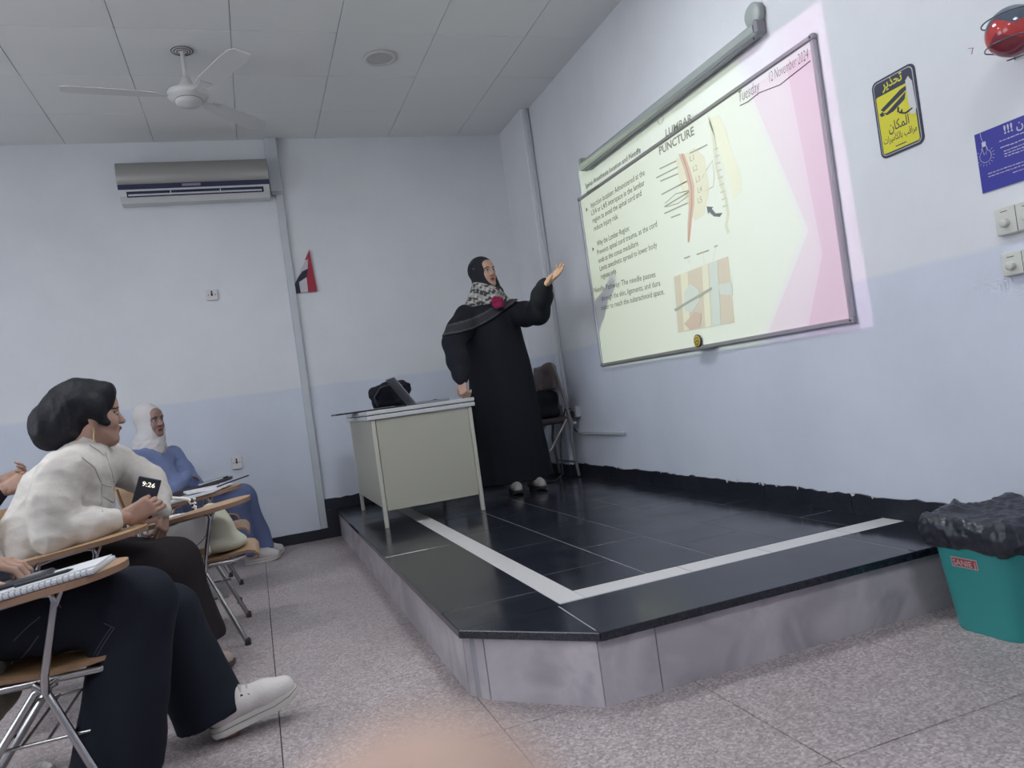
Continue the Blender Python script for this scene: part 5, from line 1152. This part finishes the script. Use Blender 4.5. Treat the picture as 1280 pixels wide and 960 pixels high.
def col1(P):
    C = np.tile(np.array((.020, .020, .026)), (len(P), 1)); Q = P - HC
    n = noise_val(P, 120, 9); n2 = noise_val(P, 40, 19); low = Q[:, 2] < -.10 - .45 * Q[:, 0]
    low = low & (Q[:, 2] > -.235) & (Q[:, 1] < .03); C[low & (n > -.3)] = (.30, .285, .27); C[low & (n > .75)] = (.44, .42, .40); C[low & (n < -.3)] = (.045, .045, .055)
    hi = (~low) & (n2 > 1.35) & (Q[:, 2] > .03); C[hi] = (.07, .07, .09)
    pk = ((Q[:, 0] - .045 + .2 * (Q[:, 2] + .23)) / .05) ** 4 + ((Q[:, 2] + .235) / .042) ** 2 + .35 * n2 < 1; C[pk & (Q[:, 1] < 0) ] = (.27, .02, .075)
    return C
soft_obj('headscarf', hijab(HC, HF, (-.06, 0, 1), 1.0, col1, DR1, seed=41), M_FAB, p1)
M_SHOE1 = mat('grey_shoe', (.33, .31, .30), .5); M_SOLE1 = mat('dark_sole', (.03, .03, .035), .6)
for (px_, py_), d in (((650, 619), (-.10, -1)), ((681, 613), (.06, -1))):
    g_ = hit((px_, py_), 2, HP); f = unit((*d, 0)); shoe('shoe', g_ - f * .235 + (0, 0, .001), d, 0, M_SHOE1, M_SOLE1, p1, .24, lace=False, slip=True)

# --- woman in the cream jacket
p2 = thing('person', 'seated woman in cream jacket and dark turban scarf holding a phone', 'person', (-3.14, -2.9, 0))
SK2 = np.array([.36, .215, .165]); H2 = np.array([-3.012, -2.88, 1.085]); F2 = unit((.95, .30, -.03))
sR = np.array([-3.10, -3.07, .885]); eR = np.array([-3.135, -3.13, .672]); wR = J(158, 646, -3.10)
sL = np.array([-2.985, -2.70, .885]); eL = J(186, 603, -2.68); wL = J(203, 637, -2.86)
hR = J(186, 632, -3.09); hL = J(203, 668, -2.88)
b = [head(H2, F2, (-.12, 0, 1), 1.0, SK2, ears=True), hand(wR, hR - wR, (.1, .95, .1), False, (.55, .75, .9, 1.0), (.5, .7), 1.0, SK2), hand(wL + (0, 0, .01), hL - wL, (-.55, .2, -.2), True, (.45, .5, .55, .6), (.5, .6), 1.0, SK2, stub=.012),
     core([([(-3.25, -2.9, .56), (-3.19, -2.9, .74), (-3.08, -2.89, .90), (-3.015, -2.88, 1.0)], [.12, .11, .09, .05]), ([sR, eR, wR], [.05, .042, .03]), ([sL, eL, wL], [.05, .042, .03]), ([(-3.22, -2.98, .54), (-2.83, -2.97, .49), (-2.80, -2.95, .10)], [.09, .06, .045]), ([(-3.22, -2.82, .54), (-2.80, -2.84, .49), (-2.76, -2.86, .10)], [.09, .06, .045])], skin=SK2)]
soft_obj('body', b, M_SKIN, p2)
Yn = (0, 1, 0); S = Soft(.0068)
S.chain([np.array(q) for q in ((-3.27, -2.9, .50), (-3.215, -2.9, .68), (-3.155, -2.9, .81), (-3.085, -2.89, .895))], [.150, .142, .128, .090], .05, sc=(Yn, .72))
S.cone((-3.10, -2.90, .89), (-3.03, -2.885, .965), .085, .062, .04).chain([sR, sL], [.082, .082], .05)
S.chain([sR, .5 * (sR + eR) + (-.015, -.01, 0), eR, .5 * (eR + wR), .2 * eR + .8 * wR], [.086, .083, .075, .066, .050], .025)
S.chain([sL, .5 * (sL + eL), eL, .5 * (eL + wL), wL], [.082, .074, .068, .058, .046], .03)
S.cone((-3.03, -2.90, .86), (-3.06, -2.9, .62), .07, .085, .05, sc=(Yn, .6))
Vv, Fc = S.mesh(); Vv = wrinkle(Vv, Fc, .009, 17, 51, sharp=True); Vv = wrinkle(Vv, Fc, .006, 40, 52, sharp=True)
C = np.tile(np.array((.54, .505, .475)), (len(Vv), 1)) * (1 + .03 * noise_val(Vv * (1, 1, 3), 90, 4))[:, None]; jk = soft_obj('jacket', [(Vv, Fc, C)], mat('slub_fabric', (.5, .5, .5), .85, attr=True, spec=.2, bump=.12, bscale=110), p2)
S = Soft(.005); S.cone((-3.065, -2.885, .95), (-3.035, -2.88, .995), .072, .066, .02).cone((-3.06, -2.885, .99), (-3.02, -2.88, 1.05), .055, .05, .01, 's'); Vv, Fc = S.mesh(); soft_obj('collar', [(Vv, Fc, (.52, .49, .46))], M_FAB, p2)
M_JK = mat('cream_cloth', (.52, .49, .45), .85)
# satin turban with a full back
S = Soft(.0052); A_ = H2
S.ell(A_ + (-.02, .0, .06), (.112, .098, .090), .03).cone(A_ + (-.05, 0, .05), A_ + (-.135, .0, .0), .108, .088, .04).cone(A_ + (-.07, 0, -.02), A_ + (-.15, 0, -.045), .08, .068, .04)
S.cone(A_ + (.055, -.03, .095), A_ + (.05, .05, .10), .042, .04, .02).cone(A_ + (.02, -.075, .03), A_ + (.055, -.062, -.028), .034, .02, .03).cone(A_ + (.02, .07, .03), A_ + (.05, .055, -.02), .034, .022, .03)
S.ell(A_ + (.135, .045, -.03), (.062, .10, .098), .01, 's')
Vv, Fc = S.mesh(); Vv = wrinkle(Vv, Fc, .008, 26, 61, (1, .4, 1.2), sharp=True); Vv = wrinkle(Vv, Fc, .0025, 90, 62)
n = noise_val(Vv, 55, 63); C = np.tile(np.array((.010, .010, .015)), (len(Vv), 1)); fr = Vv[:, 0] > A_[0] - .09; C[fr & (n > 1.25)] = (.026, .022, .023); C[fr & (n > 1.75)] = (.05, .042, .04)
soft_obj('turban_scarf', [(Vv, Fc, C)], mat('turban_cloth', (.5, .5, .5), .62, attr=True, spec=.25, bump=.4, bscale=60), p2)
ea = A_ + np.array((.012, -.085, -.045)); er = thing('earring', None, None, ea); COL.objects.unlink(er); bpy.data.objects.remove(er)
MB().tube([V(*ea) + V(.002 * math.sin(k), -.002, -.009 * k) for k in range(7)], .0028, 6).build('earring', mat('gold_metal', (.5, .38, .2), .3, metal=1.0), p2)
# long dark skirt
knR = J(212, 712, -2.99); knL = J(222, 700, -2.82); hmR = J(240, 800, -2.97); hmL = J(252, 792, -2.86); S = Soft(.008)
S.chain([np.array((-3.25, -2.99, .545)), knR + (-.02, 0, .0), hmR], [.115, .092, .088], .06).chain([np.array((-3.25, -2.81, .545)), knL + (-.02, 0, 0), hmL], [.115, .088, .085], .06)
S.cone((-3.26, -2.9, .54), .5 * (knR + knL), .12, .085, .06).cone(.5 * (knR + knL), .5 * (hmR + hmL), .085, .09, .06)
zc2 = min(hmR[2], hmL[2]) - .01; S.half(lambda X, Y, Z: zc2 - Z + 0 * X + 0 * Y)
Vv, Fc = S.mesh(); Vv = wrinkle(Vv, Fc, .009, 24, 71, (1, 1, .3)); soft_obj('skirt', [(Vv, Fc, (.016, .0125, .0145))], M_FAB, p2)
M_TANSH = mat('beige_suede', (.36, .29, .26), .75); M_TSOLE = mat('dark_brown_sole', (.05, .04, .04), .7)
g_ = hit((294, 838), 2, .0); shoe('shoe', np.array((g_[0] - .245, g_[1] + .02, .001)), (1, .08), 0, M_TANSH, M_TSOLE, p2, .25, lace=False, slip=True)
shoe('shoe', np.array((g_[0] - .36, g_[1] + .17, .001)), (1, .1), 0, M_TANSH, M_TSOLE, p2, .25, lace=False, slip=True)
# the phone in her hand
q1_ = J(175, 595, -3.03); q2_ = J(201, 600, -3.03); q4_ = J(168, 629, -3.03)
xa = V(*(q2_ - q1_)).normalized(); ya_ = V(*(q1_ - q4_)); ya_ = (ya_ - xa * ya_.dot(xa)).normalized(); za_ = xa.cross(ya_); RPh = Matrix((xa, ya_, za_)).transposed()
PW, PHh = .082, .158; pc_ = V(*(.5 * (q1_ + q2_))) - ya_ * PHh / 2
pho = thing('held_phone', 'black smartphone held upright in the hand with the time lit on its screen', 'phone', pc_)
MB().box(pc_, (PW, PHh, .009), R=RPh, bev=.003).build('case', M_DARK, pho); MB().box(pc_ + RPh @ V(0, 0, .0048), (PW - .006, PHh - .008, .0006), R=RPh).build('screen', mat('phone_glass', (0.02, 0.02, 0.03), .1), pho)
text_on('clock_digits', '9:26', pc_ + RPh @ V(-.022, .045, .0054), pc_ + RPh @ V(.024, .045, .0054), RPh @ V(0, 1, 0), .017, mat('clock_white', (.6, .6, .5), .5, emit=((1, .95, .75), .5)), pho, 0, .008)

# --- young woman by the back wall
p3 = thing('person', 'seated woman in white headscarf and blue shirt with folded arms by the wall', 'person', (-2.95, -.6, 0))
SK3 = np.array([.30, .185, .16]); H3 = J(187, 527, -.62); F3 = unit((.76, -.65, -.03)); U3 = (-.08, 0, 1)
T3 = lambda a, b, y: J(a, b, y)
s3R = T3(166, 577, -.80); e3R = T3(206, 622, -.84); w3R = T3(232, 596, -.66); s3L = T3(216, 570, -.46); e3L = T3(243, 606, -.50); w3L = T3(222, 604, -.74)
pel3 = np.array([-2.98, -.62, .53]); ch3 = T3(192, 588, -.62)
b = [head(H3, F3, U3, .96, SK3), hand(w3R, (e3L - w3R) + (0, .05, .02), (.2, .8, -.4), False, (.5, .5, .5, .5), (.4, .6), .9, SK3, stub=.015), hand(w3L, (e3R - w3L) + (.02, 0, .04), (.1, .6, -.6), True, (.5, .5, .5, .5), (.4, .6), .9, SK3, stub=.015),
     core([([pel3, ch3 - (0, 0, .12), ch3, H3 - (.03, 0, .13)], [.12, .10, .10, .05]), ([s3R, e3R, w3R], [.04, .036, .026]), ([s3L, e3L, w3L], [.04, .036, .026]), ([pel3, (-2.62, -.70, .48), (-2.55, -.60, .10)], [.09, .06, .04]), ([pel3, (-2.58, -.50, .48), (-2.46, -.46, .10)], [.09, .06, .04])], skin=SK3)]
soft_obj('body', b, M_SKIN, p3)
S = Soft(.007); X_ = (0, 1, 0)
S.chain([pel3 - (.02, 0, .02), .5 * (pel3 + ch3) - (.01, 0, 0), ch3 - (.01, 0, 0), ch3 + (-.01, 0, .09)], [.135, .125, .125, .085], .05, sc=(X_, .8)).chain([s3R, s3L], [.072, .068], .05)
S.chain([s3R, .5 * (s3R + e3R), e3R, .5 * (e3R + w3R), w3R], [.075, .068, .062, .055, .042], .02).chain([s3L, .5 * (s3L + e3L), e3L, .5 * (e3L + w3L), w3L], [.072, .064, .058, .05, .04], .02)
Vv, Fc = S.mesh(); Vv = wrinkle(Vv, Fc, .007, 30, 81); Vv = wrinkle(Vv, Fc, .004, 70, 82, sharp=True); soft_obj('shirt', [(Vv, Fc, (.19, .235, .42))], M_FAB, p3)
Nk = H3 + np.array((-.01, 0, -.14)); DR3 = [(Nk, Nk + (0, -.01, -.05), .086, .096), (Nk + (-.03, 0, -.02), Nk + (-.05, .0, -.07), .085, .085)]
soft_obj('headscarf', hijab(H3, F3, U3, .97, lambda P: np.tile(np.array((.56, .53, .54)), (len(P), 1)), DR3, seed=86), M_FAB, p3)
k3R = np.array((-2.60, -.71, .475)); k3L = np.array((-2.56, -.50, .475)); a3R = np.array((-2.58, -.58, .09)); a3L = np.array((-2.46, -.45, .10)); S = Soft(.008)
S.chain([pel3 - (.02, .02, 0), k3R, a3R], [.115, .088, .072], .04).chain([pel3 + (-.02, .06, 0), k3L, a3L], [.115, .088, .072], .04); S.half(lambda X, Y, Z: .075 - Z + 0 * X + 0 * Y)
Vv, Fc = S.mesh(); Vv = wrinkle(Vv, Fc, .007, 28, 91, (1, 1, .5)); soft_obj('jeans', [(Vv, Fc, (.125, .16, .30))], M_FAB, p3)
M_WSH = mat('white_sneaker', (.52, .49, .49), .55, bump=.3, bscale=60); M_WSOLE = mat('off_white_sole', (.50, .47, .46), .6)
shoe('sneaker', np.array((-2.60, -.52, .001)), (1, -.02), 0, M_WSH, M_WSOLE, p3, .25); shoe('sneaker', np.array((-2.585, -.30, .001)) + (.02, -.02, 0), (1, -.05), 0, M_WSH, M_WSOLE, p3, .25)

# --- person on the nearest chair: wide dark jeans, white sneakers
p4 = thing('person', 'seated person in wide dark jeans and white sneakers with a leg stretched out', 'person', (-3.1, -3.7, 0))
NAVY = (.0105, .0125, .021); pel4 = np.array((-3.24, -3.72, .545)); kN = J(176, 752, -3.86); kF = J(208, 770, -3.60); hN = J(140, 1010, -3.87); hF = J(263, 893, -3.63)
aF = J(285, 905, -3.64); chest4 = np.array((-3.36, -3.72, .88)); H4 = np.array((-3.33, -3.72, 1.20)); s4R = np.array((-3.38, -3.92, .94)); e4R = np.array((-3.42, -3.99, .70)); w4R = J(-52, 714, -3.96); s4L = np.array((-3.36, -3.52, .94)); e4L = np.array((-3.30, -3.48, .70)); w4L = np.array((-3.22, -3.66, .66))
b = [head(H4, (1, .35, -.05), (0, 0, 1), 1.0, SKIN), hand(w4R, (.75, .1, .02), (0, .2, -1), False, (.5, .5, .55, .6), (.5, .6), 1.0, SKIN), hand(w4L, (.7, -.4, .05), (0, .2, -1), True, (.5, .5, .55, .6), (.5, .6), 1.0, SKIN),
     core([([pel4, (-3.30, -3.72, .72), chest4, (-3.34, -3.72, 1.08)], [.13, .11, .11, .05]), ([s4R, e4R, w4R], [.05, .04, .03]), ([s4L, e4L, w4L], [.05, .04, .03]), ([pel4 - (0, .1, 0), kN, hN + (0, 0, .02)], [.09, .06, .045]), ([pel4 + (0, .1, 0), kF, aF], [.09, .06, .045])])]
soft_obj('body', b, M_SKIN, p4)
S = Soft(.0075)
S.chain([pel4 + (0, -.10, 0), .5 * (pel4 + (0, -.1, 0) + kN) + (0, 0, .0), kN + (-.01, 0, -.005), hN], [.118, .108, .098, .125], .04).chain([pel4 + (0, .10, 0), .5 * (pel4 + (0, .1, 0) + kF) + (0, 0, .01), kF, hF], [.118, .105, .096, .112], .04)
S.cone(pel4, pel4 + (.05, 0, 0), .15, .13, .05); dF = unit(hF - kF); pF = hF + dF * .015; S.half(lambda X, Y, Z: np.where(Z < .3, np.where(X > -2.80, (X - pF[0]) * dF[0] + (Y - pF[1]) * dF[1] + (Z - pF[2]) * dF[2], .012 - Z), -1.0))
Vv, Fc = S.mesh(); Vv = wrinkle(Vv, Fc, .008, 20, 101, (1, 1, .4)); Vv = wrinkle(Vv, Fc, .003, 60, 102); jn = soft_obj('jeans', [(Vv, Fc, NAVY)], M_FAB, p4)
S = Soft(.008); S.chain([pel4 - (.02, 0, 0), np.array((-3.31, -3.72, .72)), chest4, chest4 + (0, 0, .1)], [.15, .135, .135, .09], .05, sc=(Yn, .75)).chain([s4R, s4L], [.08, .08], .05).chain([s4R, e4R, .15 * e4R + .85 * w4R], [.08, .068, .055], .03).chain([s4L, e4L, .15 * e4L + .85 * w4L], [.08, .068, .055], .03)
Vv, Fc = S.mesh(); Vv = wrinkle(Vv, Fc, .007, 28, 103); soft_obj('shirt', [(Vv, Fc, (.45, .43, .41))], M_FAB, p4)
soft_obj('headscarf', hijab(H4, (1, .35, -.05), (0, 0, 1), 1.0, lambda P: np.tile(np.array((.2, .19, .19)), (len(P), 1)), None, seed=105), M_FAB, p4)
he = hit((266, 924), 2, .012); to = J(352, 866, -3.63); d = to - he
shoe('sneaker', he, (d[0], d[1]), math.atan2(d[2] - .035, math.hypot(d[0], d[1])), mat('white_canvas', (.58, .54, .53), .6, bump=.25, bscale=120), mat('cream_rubber', (.56, .53, .50), .55), p4, .285, label='white sneaker resting on its heel')
shoe('sneaker', np.array((hN[0] - .20, hN[1] - .0, .001)), (1, -.1), 0, MATS['white_canvas'], MATS['cream_rubber'], p4, .275)

# --- person at the far left
p5 = thing('person', 'seated person in dark patterned clothes partly hidden behind the cream jacket', 'person', (-3.95, -1.95, 0))
pel5 = np.array((-3.98, -1.95, .54)); ch5 = np.array((-3.95, -1.95, .86)); H5 = np.array((-3.90, -1.95, 1.17)); s5R = np.array((-3.94, -2.13, .92)); e5R = np.array((-3.82, -2.17, .70)); w5R = J(4, 612, -2.1); s5L = np.array((-3.92, -1.77, .92)); e5L = np.array((-3.78, -1.75, .72)); w5L = J(6, 600, -1.9)
b = [head(H5, (1, .2, 0), (0, 0, 1), 1.0, SKIN), hand(w5R, (.8, .25, .35), (.2, 1, 0), False, (.5, .55, .6, .65), (.4, .8), 1.0, SKIN), hand(w5L, (.8, -.3, .2), (0, -.7, .5), True, (.6, .6, .6, .65), (.4, .8), 1.0, SKIN),
     core([([pel5, (-3.97, -1.95, .7), ch5, (-3.92, -1.95, 1.05)], [.12, .11, .10, .05]), ([s5R, e5R, w5R], [.045, .04, .03]), ([s5L, e5L, w5L], [.045, .04, .03]), ([pel5 - (0, .1, 0), (-3.55, -2.05, .5), (-3.50, -2.05, .08)], [.09, .06, .045]), ([pel5 + (0, .1, 0), (-3.55, -1.85, .5), (-3.50, -1.85, .08)], [.09, .06, .045])])]
soft_obj('body', b, M_SKIN, p5)
S = Soft(.009); S.chain([pel5, np.array((-3.97, -1.95, .7)), ch5, ch5 + (0, 0, .09)], [.15, .13, .13, .085], .05, sc=(Yn, .75)).chain([s5R, s5L], [.075, .075], .05).chain([s5R, e5R, .2 * e5R + .8 * w5R], [.08, .07, .055], .03).chain([s5L, e5L, .2 * e5L + .8 * w5L], [.08, .07, .055], .03)
S.chain([pel5 - (0, .08, 0), np.array((-3.55, -2.05, .5)), np.array((-3.52, -2.05, .12))], [.12, .10, .11], .06).chain([pel5 + (0, .08, 0), np.array((-3.55, -1.85, .5)), np.array((-3.52, -1.85, .12))], [.12, .10, .11], .06)
Vv, Fc = S.mesh(); Vv = wrinkle(Vv, Fc, .008, 26, 111); n = noise_val(Vv, 60, 112); C = np.tile(np.array((.014, .014, .020)), (len(Vv), 1)); C[n > 1.2] = (.20, .19, .16); soft_obj('dress', [(Vv, Fc, C)], M_FAB, p5)
soft_obj('headscarf', hijab(H5, (1, .2, 0), (0, 0, 1), 1.0, lambda P: np.tile(np.array(BLK), (len(P), 1)), None, seed=113), M_FAB, p5)
for yy in (-2.05, -1.85): shoe('shoe', np.array((-3.56, yy, .001)), (1, 0), 0, M_SOLE1, M_SOLE1, p5, .25, lace=False, slip=True)

# --- seams and stitching laid on the clothes
def seam(o, pts, r, m, name, parent, push=.0008):
    bpy.context.view_layer.update(); out = []
    for i in range(len(pts) - 1):
        for t_ in np.linspace(0, 1, 7)[(1 if i else 0):]:
            p = (pts[i][0] * (1 - t_) + pts[i + 1][0] * t_, pts[i][1] * (1 - t_) + pts[i + 1][1] * t_); d = V(*ray(p)).normalized()
            ok, loc, nn, _ = o.ray_cast(V(*CC) + d * .5, d)
            if ok: out.append(loc - d * push)
    if len(out) > 2: MB().tube(out, r, 6).build(name, m, parent)
M_ST = mat('stitch_thread', (.075, .085, .115), .8); M_SM = mat('cream_seam', (.42, .39, .365), .9)
for pts in ([(139, 784), (128, 800), (117, 819)], [(143, 785), (132, 801), (121, 820)], [(130, 779), (143, 785)], [(73, 753), (76, 760)], [(17, 801), (35, 783), (50, 771)], [(22, 828), (36, 812), (48, 795)]): seam(jn, pts, .0012, M_ST, 'stitching', p4)
for pts in ([(102, 572), (118, 584), (127, 604), (128, 640)], [(128, 606), (150, 611), (149, 624), (141, 628), (129, 621)], [(132, 566), (139, 588), (150, 632)], [(112, 556), (124, 564), (131, 570)]): seam(jk, pts, .0024, M_SM, 'seam', p2)

# --- the hand of the person holding the camera: a fingertip strays in front of the lens
ph6 = thing('photographer_hand', 'hand holding the camera, one fingertip close in front of the lens', 'hand', CC + CR[2] * -.05 + CR[1] * .15)
Kp = lambda r, d, f_: CC + CR[0] * r + CR[1] * d + CR[2] * f_
S = Soft(.0017)
S.chain([Kp(-.010, .104, -.004), Kp(-.009, .080, .024), Kp(-.006, .054, .040), Kp(-.0044, .0285, .0425)], [.0108, .0102, .0098, .0094], .005)
for k, (r_, c_) in enumerate(((.010, 0), (.028, .004), (.045, .012))):
    S.chain([Kp(r_, .108 + c_, -.004), Kp(r_ + .002, .110 + c_, .036), Kp(r_ + .004, .132 + c_, .044), Kp(r_ + .002, .146 + c_, .026)], [.0105, .0095, .0088, .0075], .005)
for k, (r_, c_) in enumerate(((-.010, 0), (.010, 0), (.028, .004), (.045, .012))): S.cone(Kp(.012 + r_ * .3, .165, -.055), Kp(r_, .106 + c_, -.004), .017, .012, .016)
S.chain([Kp(-.004, .155, -.05), Kp(-.034, .140, -.03), Kp(-.050, .118, -.012), Kp(-.054, .094, .0)], [.017, .0135, .011, .009], .012)
S.chain([Kp(.015, .165, -.055), Kp(.022, .215, -.13)], [.024, .027], .016)
Vv, Fc = S.mesh()
S = Soft(.004); S.cone(Kp(.022, .21, -.125), Kp(.05, .33, -.36), .027, .038, .01); V2, F2_ = S.mesh()
SK6 = np.array((.42, .29, .24)); soft_obj('fingers', [(Vv, Fc, SK6), (V2, F2_, SK6)], M_SKIN, ph6)
S = Soft(.004); S.cone(Kp(.030, .245, -.19), Kp(.055, .345, -.39), .040, .055, .01); Vv, Fc = S.mesh(); Vv = wrinkle(Vv, Fc, .004, 40, 121); soft_obj('sleeve', [(Vv, Fc, (.05, .05, .06))], M_FAB, ph6)
